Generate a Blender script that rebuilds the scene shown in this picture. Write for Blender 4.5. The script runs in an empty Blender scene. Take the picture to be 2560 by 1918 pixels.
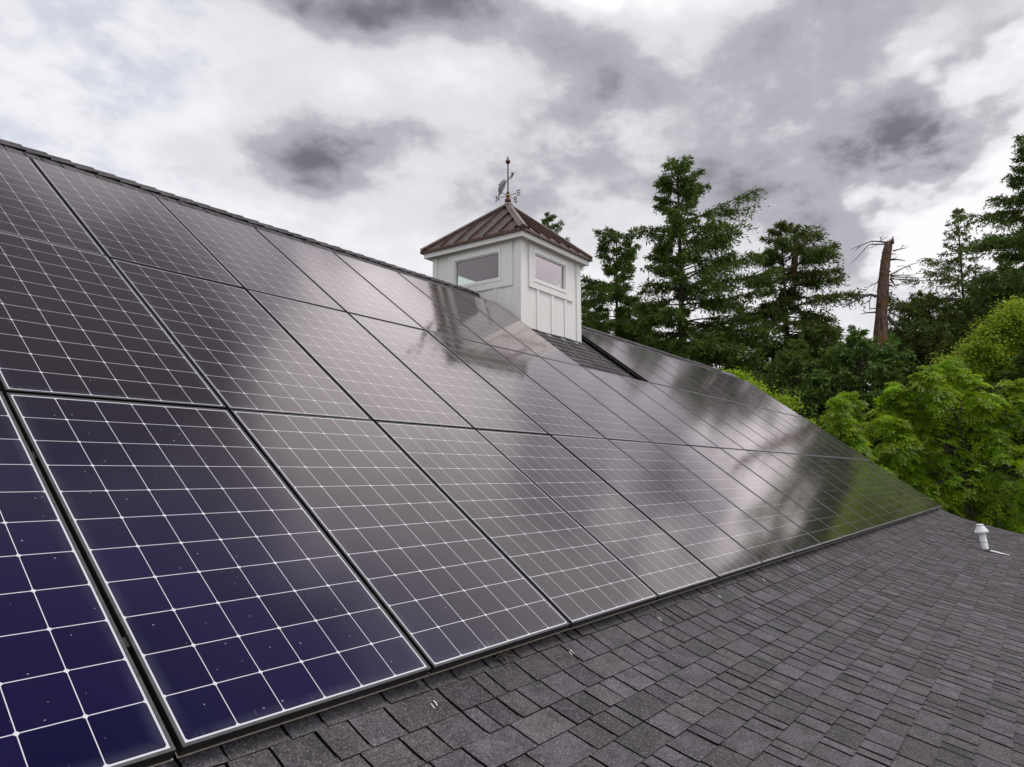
import bpy, bmesh, math, random
import numpy as np
from mathutils import Vector, Matrix

S = bpy.context.scene
COL = S.collection
rad = math.radians

# ------------------------------------------------------------------ camera
cam_d = bpy.data.cameras.new("camera")
cam_d.sensor_width = 36.0
cam_d.lens = 25.39
cam_d.clip_end = 5000
cam_d.clip_start = 0.05
cam = bpy.data.objects.new("camera", cam_d)
COL.objects.link(cam)
_r = Vector((0.590331497, -0.807160849, 0.000297))
_d = Vector((0.10012899, 0.07286575, -0.99230276))
_f = Vector((0.80092628, 0.58581733, 0.12383515))
M = Matrix.Identity(4)
for i in range(3):
    M[i][0] = _r[i]; M[i][1] = -_d[i]; M[i][2] = -_f[i]
M[0][3], M[1][3], M[2][3] = -0.12421613, -1.96415445, 0.75261292
cam.matrix_world = M
S.camera = cam
S.view_settings.view_transform = 'Standard'
S.view_settings.look = 'None'
S.view_settings.exposure = 0.0
S.view_settings.gamma = 1.0
S.render.resolution_x = 1024
S.render.resolution_y = 767
S.cycles.max_bounces = 6
S.cycles.transparent_max_bounces = 8

# ------------------------------------------------------------------ node helper
class NT:
    def __init__(self, tree):
        self.t = tree; self.n = tree.nodes; self.l = tree.links
    def node(self, typ, **kw):
        nd = self.n.new(typ)
        for k, v in kw.items():
            setattr(nd, k, v)
        return nd
    def put(self, sock, v):
        if isinstance(v, bpy.types.NodeSocket):
            self.l.new(v, sock)
        elif v is not None:
            sock.default_value = v
    def math(self, op, a, b=None, c=None, clamp=False):
        nd = self.node("ShaderNodeMath", operation=op); nd.use_clamp = clamp
        self.put(nd.inputs[0], a)
        if b is not None: self.put(nd.inputs[1], b)
        if c is not None: self.put(nd.inputs[2], c)
        return nd.outputs[0]
    def vmath(self, op, a, b=None, scale=None):
        nd = self.node("ShaderNodeVectorMath", operation=op)
        self.put(nd.inputs[0], a)
        if b is not None: self.put(nd.inputs[1], b)
        if scale is not None: self.put(nd.inputs[3], scale)
        return nd.outputs["Value"] if op in ("DOT_PRODUCT", "LENGTH") else nd.outputs[0]
    def mix(self, fac, a, b, blend='MIX'):
        nd = self.node("ShaderNodeMix", data_type='RGBA', blend_type=blend)
        self.put(nd.inputs[0], fac); self.put(nd.inputs[6], a); self.put(nd.inputs[7], b)
        return nd.outputs[2]
    def ramp(self, v, lo, hi, a=0.0, b=1.0, smooth=True):
        nd = self.node("ShaderNodeMapRange")
        if smooth: nd.interpolation_type = 'SMOOTHSTEP'
        self.put(nd.inputs[0], v)
        nd.inputs[1].default_value = lo; nd.inputs[2].default_value = hi
        nd.inputs[3].default_value = a; nd.inputs[4].default_value = b
        return nd.outputs[0]
    def noise(self, vec, scale, detail=3.0, rough=0.5, dim='3D', w=None, out=0):
        nd = self.node("ShaderNodeTexNoise", noise_dimensions=dim)
        self.put(nd.inputs["Vector"], vec)
        nd.inputs["Scale"].default_value = scale
        nd.inputs["Detail"].default_value = detail
        nd.inputs["Roughness"].default_value = rough
        if w is not None: self.put(nd.inputs["W"], w)
        return nd.outputs[out]

# ------------------------------------------------------------------ world: overcast sky with broken cloud
SUN_EL, SUN_AZ = rad(66), rad(-72)          # azimuth from +x toward +y
W = bpy.data.worlds.new("World")
S.world = W
W.use_nodes = True
W.node_tree.nodes.clear()
w = NT(W.node_tree)
out = w.node("ShaderNodeOutputWorld")
bg = w.node("ShaderNodeBackground")
bg.inputs["Strength"].default_value = 0.1
sky = w.node("ShaderNodeTexSky", sky_type='NISHITA')
sky.sun_disc = False
sky.sun_elevation = SUN_EL
sky.sun_rotation = math.pi / 2 - SUN_AZ
geo = w.node("ShaderNodeTexCoord")
dvec = geo.outputs["Generated"]
# cloud base as seen from below: project the direction on a flat layer
sep = w.node("ShaderNodeSeparateXYZ"); w.put(sep.inputs[0], dvec)
den = w.math('MAXIMUM', w.math('ADD', sep.outputs[2], 0.30), 0.08)
cmb = w.node("ShaderNodeCombineXYZ")
w.put(cmb.inputs[0], w.math('DIVIDE', sep.outputs[0], den))
w.put(cmb.inputs[1], w.math('DIVIDE', sep.outputs[1], den))
plane = cmb.outputs[0]
warp = w.vmath('SUBTRACT', w.noise(plane, 3.0, 4.0, 0.55, out=1), (0.5, 0.5, 0.5))
wd = w.vmath('ADD', dvec, w.vmath('SCALE', warp, scale=0.10))
BLOBS = [
    [(0.561, 0.726, 0.398), (6.655, -5.93, 1.438), (-8.011, -4.335, 19.192), 0.92],
    [(0.624, 0.645, 0.44), (7.857, -11.493, 5.71), (-14.993, 0.179, 20.99), 0.42],
    [(0.655, 0.501, 0.566), (4.134, -4.601, -0.715), (-8.2, -10.3, 18.6), 0.8],
    [(0.496, 0.736, 0.462), (10.37, -5.825, -1.854), (-3.313, -14.268, 26.29), 0.2],
    [(0.515, 0.649, 0.561), (6.429, -5.102, 0.0), (-17.983, -22.66, 42.718), 0.35],
    [(0.714, 0.598, 0.364), (8.346, -13.132, 5.23), (-7.907, 0.697, 14.369), 0.25],
    [(0.827, 0.186, 0.531), (-0.244, -11.237, 4.311), (-14.5, 7.915, 19.812), 0.7],
    [(0.779, 0.403, 0.48), (4.463, -10.273, 1.378), (-13.501, -2.628, 24.136), 0.5],
    [(0.774, 0.481, 0.411), (3.405, -10.159, 5.488), (-9.293, 3.887, 12.961), 0.62],
    [(0.883, 0.297, 0.364), (2.061, -8.18, 1.665), (-9.711, 2.019, 21.938), 0.6],
    [(0.919, 0.143, 0.368), (0.053, -7.359, 2.734), (-10.196, 8.187, 22.235), 0.80],
    [(0.929, 0.043, 0.367), (-1.576, -12.674, 5.461), (-11.542, 13.361, 27.679), 0.6],
    [(0.866, 0.141, 0.48), (-0.381, -6.439, 2.575), (-14.951, 10.457, 23.933), 0.4],
    [(0.9, 0.01, 0.435), (-3.412, -14.256, 7.389), (-11.519, 14.918, 23.462), 0.45],
    [(0.944, 0.19, 0.27), (2.544, -12.644, 0.0), (-6.817, -1.372, 24.841), 0.45],
    [(0.865, 0.252, 0.435), (0.978, -5.771, 1.403), (-14.309, 3.94, 26.181), 0.25],
]
dens = None
for dv, ax, ay, amp in BLOBS:
    k_ = 1.0 if dv[0] < 0.6 else 0.84          # the right-hand banks run wider
    a = w.vmath('DOT_PRODUCT', wd, tuple(c * k_ for c in ax))
    b = w.vmath('DOT_PRODUCT', wd, tuple(c * k_ for c in ay))
    r2 = w.math('ADD', w.math('MULTIPLY', a, a), w.math('MULTIPLY', b, b))
    g = w.math('MULTIPLY', w.math('EXPONENT', w.math('MULTIPLY', r2, -0.85)), amp)
    front = w.math('GREATER_THAN', w.vmath('DOT_PRODUCT', wd, dv), 0.0)
    g = w.math('MULTIPLY', g, front)
    dens = g if dens is None else w.math('ADD', dens, g)
fine = w.noise(plane, 5.2, 8.0, 0.58)
broad = w.noise(w.vmath('ADD', plane, (3.1, 7.7, 0.0)), 2.1, 3.0, 0.5)
dn = w.math('MULTIPLY', dens, w.ramp(fine, 0.25, 0.7, 0.62, 1.2))
dn = w.math('ADD', dn, w.math('MULTIPLY', w.math('SUBTRACT', fine, 0.5), 0.80))
dn = w.math('ADD', dn, w.math('MULTIPLY', w.math('SUBTRACT', broad, 0.5), 0.42))
gap3 = w.ramp(w.vmath('DOT_PRODUCT', wd, (0.936, 0.012, 0.352)), 0.990, 0.9995, 0.0, 1.0)
dn = w.math('SUBTRACT', dn, w.math('MULTIPLY', gap3, 0.38))
# heavier deck overhead
dn = w.math('ADD', dn, w.ramp(w.vmath('DOT_PRODUCT', wd, (0.413, 0.492, 0.766)), 0.958, 0.992, 0.0, 0.6))
dn = w.math('ADD', dn, w.ramp(w.math('ADD', sep.outputs[2], w.math('MULTIPLY', w.math('SUBTRACT', broad, 0.5), 0.25)), 0.715, 0.80, 0.0, 0.80))
# thin bright break in the cloud high on the right
glow = w.ramp(w.vmath('DOT_PRODUCT', wd, (0.655, 0.262, 0.709)), 0.976, 0.9985, 0.0, 1.0)
dn = w.math('SUBTRACT', dn, w.math('MULTIPLY', glow, 0.4))
dn = w.ramp(dn, -0.06, 1.22, 0.0, 1.0, smooth=False)
cr = w.node("ShaderNodeValToRGB")
cr.color_ramp.interpolation = 'EASE'
els = cr.color_ramp.elements
els[0].position = 0.0; els[0].color = (0.875, 0.865, 0.895, 1)
els[1].position = 1.0; els[1].color = (0.175, 0.168, 0.20, 1)
e = els.new(0.25); e.color = (0.74, 0.73, 0.77, 1)
e = els.new(0.55); e.color = (0.45, 0.44, 0.49, 1)
w.put(cr.inputs[0], dn)
cloud = w.mix(1.0, cr.outputs[0], (10.3, 10.3, 10.3, 1), 'MULTIPLY')
cloud = w.mix(1.0, cloud, w.mix(gap3, (1, 1, 1, 1), (1.12, 1.11, 1.1, 1)), 'MULTIPLY')
glow2 = w.ramp(w.vmath('DOT_PRODUCT', dvec, (0.74, -0.54, 0.40)), 0.93, 0.995, 0.0, 1.0)
cloud = w.mix(1.0, cloud, w.mix(glow2, (1, 1, 1, 1), (1.7, 1.62, 1.62, 1)), 'MULTIPLY')
cloud = w.mix(1.0, cloud, w.mix(glow, (1, 1, 1, 1), (1.35, 1.33, 1.31, 1)), 'MULTIPLY')
# thin place low on the left where the blue shows through
bl = w.vmath('DOT_PRODUCT', wd, (0.2914, 0.8565, 0.4260))
thin = w.math('MULTIPLY', w.ramp(bl, 0.983, 0.9995, 0, 1), w.ramp(w.noise(plane, 7.0, 5, 0.6), 0.40, 0.66, 0, 0.36))
skyc = w.mix(1.0, sky.outputs[0], (1.5, 1.45, 1.5, 1), 'MULTIPLY')
final = w.mix(thin, cloud, skyc)
# below the horizon: dim woodland floor light
final = w.mix(w.ramp(sep.outputs[2], -0.10, 0.0, 1, 0), final, (0.55, 0.6, 0.45, 1))
w.put(bg.inputs["Color"], final)
w.l.new(bg.outputs[0], out.inputs[0])

# ------------------------------------------------------------------ sun (veiled)
sd = bpy.data.lights.new("sun", 'SUN')
sd.energy = 1.75
sd.angle = rad(20)
sd.color = (1.0, 0.965, 0.92)
sun = bpy.data.objects.new("sun", sd)
COL.objects.link(sun)
sdir = Vector((math.cos(SUN_EL) * math.cos(SUN_AZ), math.cos(SUN_EL) * math.sin(SUN_AZ), math.sin(SUN_EL)))
sun.rotation_euler = (-sdir).to_track_quat('-Z', 'Y').to_euler()
sun.location = sdir * 60

# ------------------------------------------------------------------ object helpers
def tag(o, label=None, cat=None, group=None, kind=None):
    if label: o["label"] = label
    if cat: o["category"] = cat
    if group: o["group"] = group
    if kind: o["kind"] = kind
    return o

def empty(name, loc=(0, 0, 0), rot=(0, 0, 0)):
    o = bpy.data.objects.new(name, None)
    o.empty_display_size = 0.2
    COL.objects.link(o)
    o.location = loc; o.rotation_euler = rot
    return o

def link_mesh(name, me, parent=None):
    o = bpy.data.objects.new(name, me)
    COL.objects.link(o)
    if parent: o.parent = parent
    return o

class MB:
    """collects faces for one mesh"""
    def __init__(self):
        self.v = []; self.f = []; self.mi = []; self.c = []
    def face(self, pts, mi=0, col=None):
        i = len(self.v)
        self.v.extend([tuple(p) for p in pts])
        self.f.append(tuple(range(i, i + len(pts))))
        self.mi.append(mi); self.c.append(col)
    def box(self, lo, hi, mi=0, mat=None):
        x0, y0, z0 = lo; x1, y1, z1 = hi
        P = [(x0, y0, z0), (x1, y0, z0), (x1, y1, z0), (x0, y1, z0), (x0, y0, z1), (x1, y0, z1), (x1, y1, z1), (x0, y1, z1)]
        if mat is not None: P = [tuple(mat @ Vector(p)) for p in P]
        i = len(self.v); self.v.extend(P)
        for q in ((3, 2, 1, 0), (4, 5, 6, 7), (0, 1, 5, 4), (1, 2, 6, 5), (2, 3, 7, 6), (3, 0, 4, 7)):
            self.f.append(tuple(i + k for k in q)); self.mi.append(mi); self.c.append(None)
    def tube(self, pts, rads, n=8, mi=0, cap=True):
        pts = [Vector(p) for p in pts]
        base = len(self.v)
        prev = None
        for k, p in enumerate(pts):
            t = (pts[min(k + 1, len(pts) - 1)] - pts[max(k - 1, 0)]).normalized()
            ref = Vector((0, 0, 1)) if abs(t.z) < 0.9 else Vector((1, 0, 0))
            a = t.cross(ref).normalized() if prev is None else (prev - t * prev.dot(t)).normalized()
            prev = a
            b = t.cross(a)
            for j in range(n):
                an = 2 * math.pi * j / n
                self.v.append(tuple(p + (a * math.cos(an) + b * math.sin(an)) * rads[k]))
        for k in range(len(pts) - 1):
            for j in range(n):
                q = (base + k * n + j, base + k * n + (j + 1) % n, base + (k + 1) * n + (j + 1) % n, base + (k + 1) * n + j)
                self.f.append(q); self.mi.append(mi); self.c.append(None)
        if cap:
            self.f.append(tuple(base + j for j in range(n))[::-1]); self.mi.append(mi); self.c.append(None)
            e0 = base + (len(pts) - 1) * n
            self.f.append(tuple(e0 + j for j in range(n))); self.mi.append(mi); self.c.append(None)
    def lathe(self, prof, center=(0, 0, 0), n=20, mi=0):
        c = Vector(center); base = len(self.v)
        for r, z in prof:
            for j in range(n):
                an = 2 * math.pi * j / n
                self.v.append((c.x + r * math.cos(an), c.y + r * math.sin(an), c.z + z))
        for k in range(len(prof) - 1):
            for j in range(n):
                self.f.append((base + k * n + j, base + k * n + (j + 1) % n, base + (k + 1) * n + (j + 1) % n, base + (k + 1) * n + j))
                self.mi.append(mi); self.c.append(None)
    def prism(self, outline, t0, t1, fr):
        """outline (a,b) points extruded between t0 and t1; fr(a,b,t) gives the point"""
        n = len(outline)
        i = len(self.v)
        for t in (t0, t1):
            for a, b in outline: self.v.append(tuple(fr(a, b, t)))
        self.f.append(tuple(range(i, i + n))); self.f.append(tuple(range(i + 2 * n - 1, i + n - 1, -1)))
        self.mi += [0, 0]; self.c += [None, None]
        for k in range(n):
            k2 = (k + 1) % n
            self.f.append((i + k, i + n + k, i + n + k2, i + k2)); self.mi.append(0); self.c.append(None)
    def build(self, name, mats, parent=None, smooth=False, fixn=False):
        me = bpy.data.meshes.new(name)
        me.from_pydata(self.v, [], self.f)
        mats = mats if isinstance(mats, (list, tuple)) else [mats]
        for m in mats: me.materials.append(m)
        if len(mats) > 1: me.polygons.foreach_set("material_index", self.mi)
        if any(c is not None for c in self.c):
            ca = me.color_attributes.new("tint", 'FLOAT_COLOR', 'CORNER')
            buf = []
            for f, c in zip(self.f, self.c):
                c = c or (1, 1, 1)
                buf.extend([c[0], c[1], c[2], 1.0] * len(f))
            ca.data.foreach_set("color", buf)
        if smooth: me.polygons.foreach_set("use_smooth", [True] * len(self.f))
        me.update()
        if fixn:
            bm = bmesh.new(); bm.from_mesh(me)
            bmesh.ops.remove_doubles(bm, verts=bm.verts, dist=1e-5)
            bmesh.ops.recalc_face_normals(bm, faces=bm.faces)
            bm.to_mesh(me); bm.free()
        return link_mesh(name, me, parent)

def quads_object(name, V, T, mat, parent=None):
    """V (n,k,3) loose k-gons, T (n,) brightness; one mesh"""
    n, k = V.shape[:2]
    me = bpy.data.meshes.new(name)
    me.vertices.add(n * k)
    me.vertices.foreach_set("co", V.astype(np.float32).ravel())
    me.loops.add(n * k)
    me.loops.foreach_set("vertex_index", np.arange(n * k, dtype=np.int32))
    me.polygons.add(n)
    me.polygons.foreach_set("loop_start", np.arange(0, n * k, k, dtype=np.int32))
    me.polygons.foreach_set("loop_total", np.full(n, k, dtype=np.int32))
    ca = me.color_attributes.new("tint", 'FLOAT_COLOR', 'CORNER')
    c = np.ones((n, k, 4), np.float32)
    T = np.asarray(T, np.float32)
    if T.ndim == 1: T = np.stack([T, T, T], 1)
    c[:, :, :3] = T[:, None, :]
    ca.data.foreach_set("color", c.ravel())
    me.materials.append(mat)
    me.update()
    me.validate()
    return link_mesh(name, me, parent)

# ------------------------------------------------------------------ materials
def material(name):
    m = bpy.data.materials.new(name); m.use_nodes = True
    m.node_tree.nodes.clear()
    g = NT(m.node_tree)
    o = g.node("ShaderNodeOutputMaterial")
    return m, g, o

def principled(g, o, color=None, rough=0.5, metal=0.0, spec=0.5, normal=None):
    b = g.node("ShaderNodeBsdfPrincipled")
    if color is not None: g.put(b.inputs["Base Color"], color if isinstance(color, bpy.types.NodeSocket) else (*color, 1))
    g.put(b.inputs["Roughness"], rough); g.put(b.inputs["Metallic"], metal)
    b.inputs["Specular IOR Level"].default_value = spec
    if normal is not None: g.put(b.inputs["Normal"], normal)
    g.l.new(b.outputs[0], o.inputs[0])
    return b

def bump(g, h, strength=0.3, dist=0.01):
    nd = g.node("ShaderNodeBump")
    nd.inputs["Strength"].default_value = strength
    nd.inputs["Distance"].default_value = dist
    g.put(nd.inputs["Height"], h)
    return nd.outputs[0]

def simple(name, color, rough=0.5, metal=0.0, var=0.12, scale=8.0, spec=0.5, bmp=0.0):
    m, g, o = material(name)
    tc = g.node("ShaderNodeTexCoord").outputs["Object"]
    nz = g.noise(tc, scale, 4.0, 0.6)
    lo = tuple(c * (1 - var) for c in color); hi = tuple(min(1, c * (1 + var)) for c in color)
    c = g.mix(g.ramp(nz, 0.3, 0.7), (*lo, 1), (*hi, 1))
    r = g.ramp(g.noise(tc, scale * 2.3, 3, 0.5), 0.3, 0.7, max(0.02, rough - 0.08), min(1, rough + 0.08))
    principled(g, o, c, r, metal, spec, bump(g, nz, bmp, 0.004) if bmp else None)
    return m

# asphalt shingle
m_shingle, g, o = material("asphalt_shingle")
tc = g.node("ShaderNodeTexCoord").outputs["Object"]
vc = g.node("ShaderNodeVertexColor"); vc.layer_name = "tint"
gran = g.noise(tc, 420.0, 2.0, 0.7)
speck = g.node("ShaderNodeTexVoronoi"); speck.inputs["Scale"].default_value = 230.0
g.put(speck.inputs["Vector"], tc)
sepc = g.node("ShaderNodeSeparateColor"); g.put(sepc.inputs[0], speck.outputs["Color"])
blot = g.noise(tc, 9.0, 5.0, 0.62)
base = g.mix(g.ramp(blot, 0.3, 0.72), (0.061, 0.0585, 0.0635, 1), (0.112, 0.105, 0.114, 1))
base = g.mix(1.0, base, vc.outputs[0], 'MULTIPLY')
base = g.mix(1.0, base, g.mix(g.ramp(gran, 0.25, 0.75), (0.42, 0.42, 0.42, 1), (1.62, 1.60, 1.63, 1)), 'MULTIPLY')
base = g.mix(g.math('MULTIPLY', g.math('GREATER_THAN', sepc.outputs[0], 0.87), 0.36), base, (0.34, 0.33, 0.335, 1))
base = g.mix(g.math('MULTIPLY', g.math('LESS_THAN', sepc.outputs[0], 0.2), 0.65), base, (0.018, 0.017, 0.018, 1))
principled(g, o, base, 0.88, 0, 0.35, bump(g, gran, 0.5, 0.004))
m_under = simple("shingle_shadow_line", (0.012, 0.011, 0.011), 0.95, spec=0.1)

# solar glass with cells
m_cells, g, o = material("solar_cell_glass")
PW, PH = 1.006, 1.819
MX, MY = 0.0166, 0.0166
CX, CY = (PW - 2 * MX) / 6, (PH - 2 * MY) / 11
tc = g.node("ShaderNodeTexCoord").outputs["Object"]
sp = g.node("ShaderNodeSeparateXYZ"); g.put(sp.inputs[0], tc)
oi = g.node("ShaderNodeObjectInfo")
rnd = oi.outputs["Random"]
def celld(v, m, c):
    t = g.math('DIVIDE', g.math('SUBTRACT', v, m), c)
    fr = g.math('FRACT', t)
    ab = g.math('ABSOLUTE', g.math('SUBTRACT', fr, 0.5))
    return g.math('MULTIPLY', g.math('SUBTRACT', 0.5, ab), c), g.math('FLOOR', t)
dx, ix = celld(sp.outputs[0], MX, CX)
dy, iy = celld(sp.outputs[1], MY, CY)
line = g.math('MAXIMUM', g.math('LESS_THAN', dx, 0.0014), g.math('LESS_THAN', dy, 0.00145))
line = g.math('MAXIMUM', line, g.math('LESS_THAN', g.math('ADD', dx, dy), 0.0092))
edge = g.math('MINIMUM', g.math('MINIMUM', g.math('SUBTRACT', sp.outputs[0], MX), g.math('SUBTRACT', PW - MX, sp.outputs[0])),
              g.math('MINIMUM', g.math('SUBTRACT', sp.outputs[1], MY), g.math('SUBTRACT', PH - MY, sp.outputs[1])))
line = g.math('MAXIMUM', line, g.math('LESS_THAN', edge, 0.0))
cid = g.node("ShaderNodeCombineXYZ"); g.put(cid.inputs[0], ix); g.put(cid.inputs[1], iy); g.put(cid.inputs[2], g.math('MULTIPLY', rnd, 57.0))
wn = g.node("ShaderNodeTexWhiteNoise"); g.put(wn.inputs[0], cid.outputs[0])
cellc = g.mix(wn.outputs[0], (0.0034, 0.0030, 0.030, 1), (0.0070, 0.0048, 0.042, 1))
off = g.node("ShaderNodeCombineXYZ"); g.put(off.inputs[2], g.math('MULTIPLY', rnd, 31.0))
tco = g.vmath('ADD', tc, off.outputs[0])
# the blue of the anti-reflection layer turns brown-black at flat angles
lwc = g.node("ShaderNodeLayerWeight"); lwc.inputs[0].default_value = 0.5
cellc = g.mix(g.ramp(lwc.outputs["Facing"], 0.36, 0.60), cellc, (0.0098, 0.0070, 0.0085, 1))
# faint grid of collector fingers
fing = g.math('FRACT', g.math('MULTIPLY', sp.outputs[1], 330.0))
cellc = g.mix(g.math('MULTIPLY', g.math('GREATER_THAN', fing, 0.8), 0.10), cellc, (0.08, 0.08, 0.12, 1))
col = g.mix(line, cellc, (0.66, 0.66, 0.71, 1))
# dust film that gathers along the frame, washed streaks over the lower lip
rimd = g.math('MINIMUM', g.math('MINIMUM', g.math('SUBTRACT', sp.outputs[0], 0.011), g.math('SUBTRACT', PW - 0.011, sp.outputs[0])),
              g.math('SUBTRACT', sp.outputs[1], 0.011))
film = g.math('MULTIPLY', g.ramp(rimd, 0.0, 0.05, 0.08, 0.0), g.ramp(g.noise(tco, 6.0, 3, 0.6), 0.3, 0.7, 0.3, 1.0))
mp = g.node("ShaderNodeMapping"); mp.inputs["Scale"].default_value = (150, 9, 1); g.put(mp.inputs[0], tco)
strk = g.ramp(g.noise(mp.outputs[0], 1.0, 3, 0.6), 0.58, 0.72, 0, 1)
strk = g.math('MULTIPLY', strk, g.ramp(sp.outputs[1], 0.012, 0.062, 0.65, 0.0))
strk = g.math('MULTIPLY', strk, g.ramp(g.noise(tco, 7.0, 2, 0.5), 0.45, 0.6, 0.1, 1))
vs = g.node("ShaderNodeTexVoronoi"); vs.inputs["Scale"].default_value = 42.0; g.put(vs.inputs["Vector"], g.vmath('ADD', tco, g.vmath('SCALE', g.noise(tco, 160.0, 2, 0.5, out=1), scale=0.006)))
svc = g.node("ShaderNodeSeparateColor"); g.put(svc.inputs[0], vs.outputs["Color"])
spk = g.math('LESS_THAN', vs.outputs["Distance"], g.math('MULTIPLY', g.math('POWER', svc.outputs[0], 9.0), 0.16))
spk = g.math('MULTIPLY', spk, 0.5)
dust = g.math('MAXIMUM', g.math('MAXIMUM', film, strk), spk)
haze = g.math('MULTIPLY', g.ramp(g.noise(tco, 2.2, 4, 0.6), 0.3, 0.75), 0.003)
dust = g.math('MAXIMUM', dust, haze)
col = g.mix(dust, col, (0.36, 0.38, 0.44, 1))
rr = g.math('ADD', g.math('ADD', 0.085, g.math('MULTIPLY', wn.outputs[0], 0.02)), g.math('MULTIPLY', dust, 0.5))
nrm = bump(g, g.noise(tco, 3.0, 2, 0.5), 0.05, 0.01)
df = g.node("ShaderNodeBsdfDiffuse"); g.put(df.inputs[0], col)
gl = g.node("ShaderNodeBsdfGlossy"); g.put(gl.inputs["Roughness"], rr); g.put(gl.inputs["Normal"], nrm)
gl.inputs["Color"].default_value = (1.0, 0.925, 0.92, 1)
lw = g.node("ShaderNodeLayerWeight"); lw.inputs[0].default_value = 0.5
fac = g.math('MINIMUM', g.math('ADD', 0.003, g.math('MULTIPLY', g.math('POWER', lw.outputs["Facing"], 3.5), 1.34)), 0.74)
mx = g.node("ShaderNodeMixShader")
g.l.new(fac, mx.inputs[0]); g.l.new(df.outputs[0], mx.inputs[1]); g.l.new(gl.outputs[0], mx.inputs[2])
# thin dust over the glass: the flatter the view, the longer the path through it
dd = g.node("ShaderNodeBsdfDiffuse"); dd.inputs[0].default_value = (0.34, 0.32, 0.30, 1)
mx2 = g.node("ShaderNodeMixShader")
dfac = g.math('MULTIPLY', g.math('POWER', lw.outputs["Facing"], 6.0), g.ramp(g.noise(tco, 1.7, 4, 0.6), 0.3, 0.7, 0.03, 0.10))
g.l.new(dfac, mx2.inputs[0]); g.l.new(mx.outputs[0], mx2.inputs[1]); g.l.new(dd.outputs[0], mx2.inputs[2])
g.l.new(mx2.outputs[0], o.inputs[0])

m_frame = simple("black_anodised_frame", (0.010, 0.010, 0.011), 0.42, 0.0, 0.2, 20, 0.3)
m_lip = simple("skylit_frame_lip", (0.055, 0.056, 0.062), 0.4, 0.0, 0.2, 20, 0.5)  # black frame's lip, lightened to paint in the sky's reflection
m_flange = simple("skylit_frame_flange", (0.38, 0.33, 0.27), 0.5, 0.2, 0.25, 25)  # pale colour paints the line of sky light caught on the flange
m_rail = simple("dark_aluminium_rail", (0.02, 0.02, 0.02), 0.5, 0.3)
m_white, g, o = material("white_painted_wood")
tc = g.node("ShaderNodeTexCoord").outputs["Object"]
mp = g.node("ShaderNodeMapping"); mp.inputs["Scale"].default_value = (22, 22, 1.3); g.put(mp.inputs[0], tc)
runs = g.ramp(g.noise(mp.outputs[0], 1.0, 5, 0.65), 0.42, 0.75)
c = g.mix(g.math('MULTIPLY', runs, 0.55), (0.84, 0.835, 0.83, 1), (0.70, 0.685, 0.65, 1))
c = g.mix(g.ramp(g.noise(tc, 2.4, 4, 0.6), 0.35, 0.7, 0, 0.35), c, (0.76, 0.75, 0.73, 1))
principled(g, o, c, 0.52, 0, 0.4, bump(g, g.noise(mp.outputs[0], 3.0, 3, 0.6), 0.12, 0.003))
m_vinyl = simple("white_window_vinyl", (0.82, 0.82, 0.82), 0.35, 0, 0.02, 3, 0.5)
m_soffit = simple("painted_soffit", (0.66, 0.645, 0.60), 0.6, 0, 0.04, 3, 0.3)
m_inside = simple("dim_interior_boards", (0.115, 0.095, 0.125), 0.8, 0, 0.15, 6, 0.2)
m_flash = simple("black_metal_flashing", (0.014, 0.014, 0.015), 0.55, 0.2)
m_alum = simple("bare_aluminium_flashing", (0.55, 0.55, 0.57), 0.35, 0.8)
m_pvc = simple("white_pvc", (0.78, 0.79, 0.80), 0.4, 0, 0.03, 10)
m_chalk = simple("pale_chalk", (0.72, 0.70, 0.68), 0.9, 0, 0.3, 90)
m_twig = simple("dry_twig", (0.13, 0.095, 0.065), 0.85, 0, 0.3, 30)
m_iron = simple("dark_vane_metal", (0.055, 0.05, 0.046), 0.5, 0.6, 0.25, 20)
m_copper = simple("aged_copper_ball", (0.115, 0.05, 0.04), 0.42, 0.6, 0.35, 14)
m_brass = simple("dull_brass", (0.33, 0.23, 0.08), 0.45, 0.7, 0.3, 20)
m_zinc = simple("grey_vane_sheet", (0.17, 0.175, 0.18), 0.5, 0.4, 0.25, 14)
m_siding = simple("grey_house_siding", (0.50, 0.50, 0.49), 0.7, 0, 0.05, 3)

# bronze standing seam metal
m_bronze, g, o = material("bronze_standing_seam_metal")
tc = g.node("ShaderNodeTexCoord").outputs["Object"]
c = g.mix(g.ramp(g.noise(tc, 5.0, 5, 0.65), 0.3, 0.7), (0.088, 0.068, 0.059, 1), (0.148, 0.119, 0.105, 1))
principled(g, o, c, g.ramp(g.noise(tc, 9.0, 3, 0.6), 0.3, 0.7, 0.30, 0.46), 0.45, 0.5)
m_copper_edge, g, o = material("reddish_copper_edge")
tc = g.node("ShaderNodeTexCoord").outputs["Object"]
c = g.mix(g.ramp(g.noise(tc, 16.0, 4, 0.7), 0.35, 0.65), (0.050, 0.024, 0.019, 1), (0.11, 0.052, 0.040, 1))
principled(g, o, c, 0.36, 0.5, 0.5)
m_hip = simple("taupe_hip_cap", (0.185, 0.145, 0.122), 0.38, 0.5, 0.2, 7)

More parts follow.
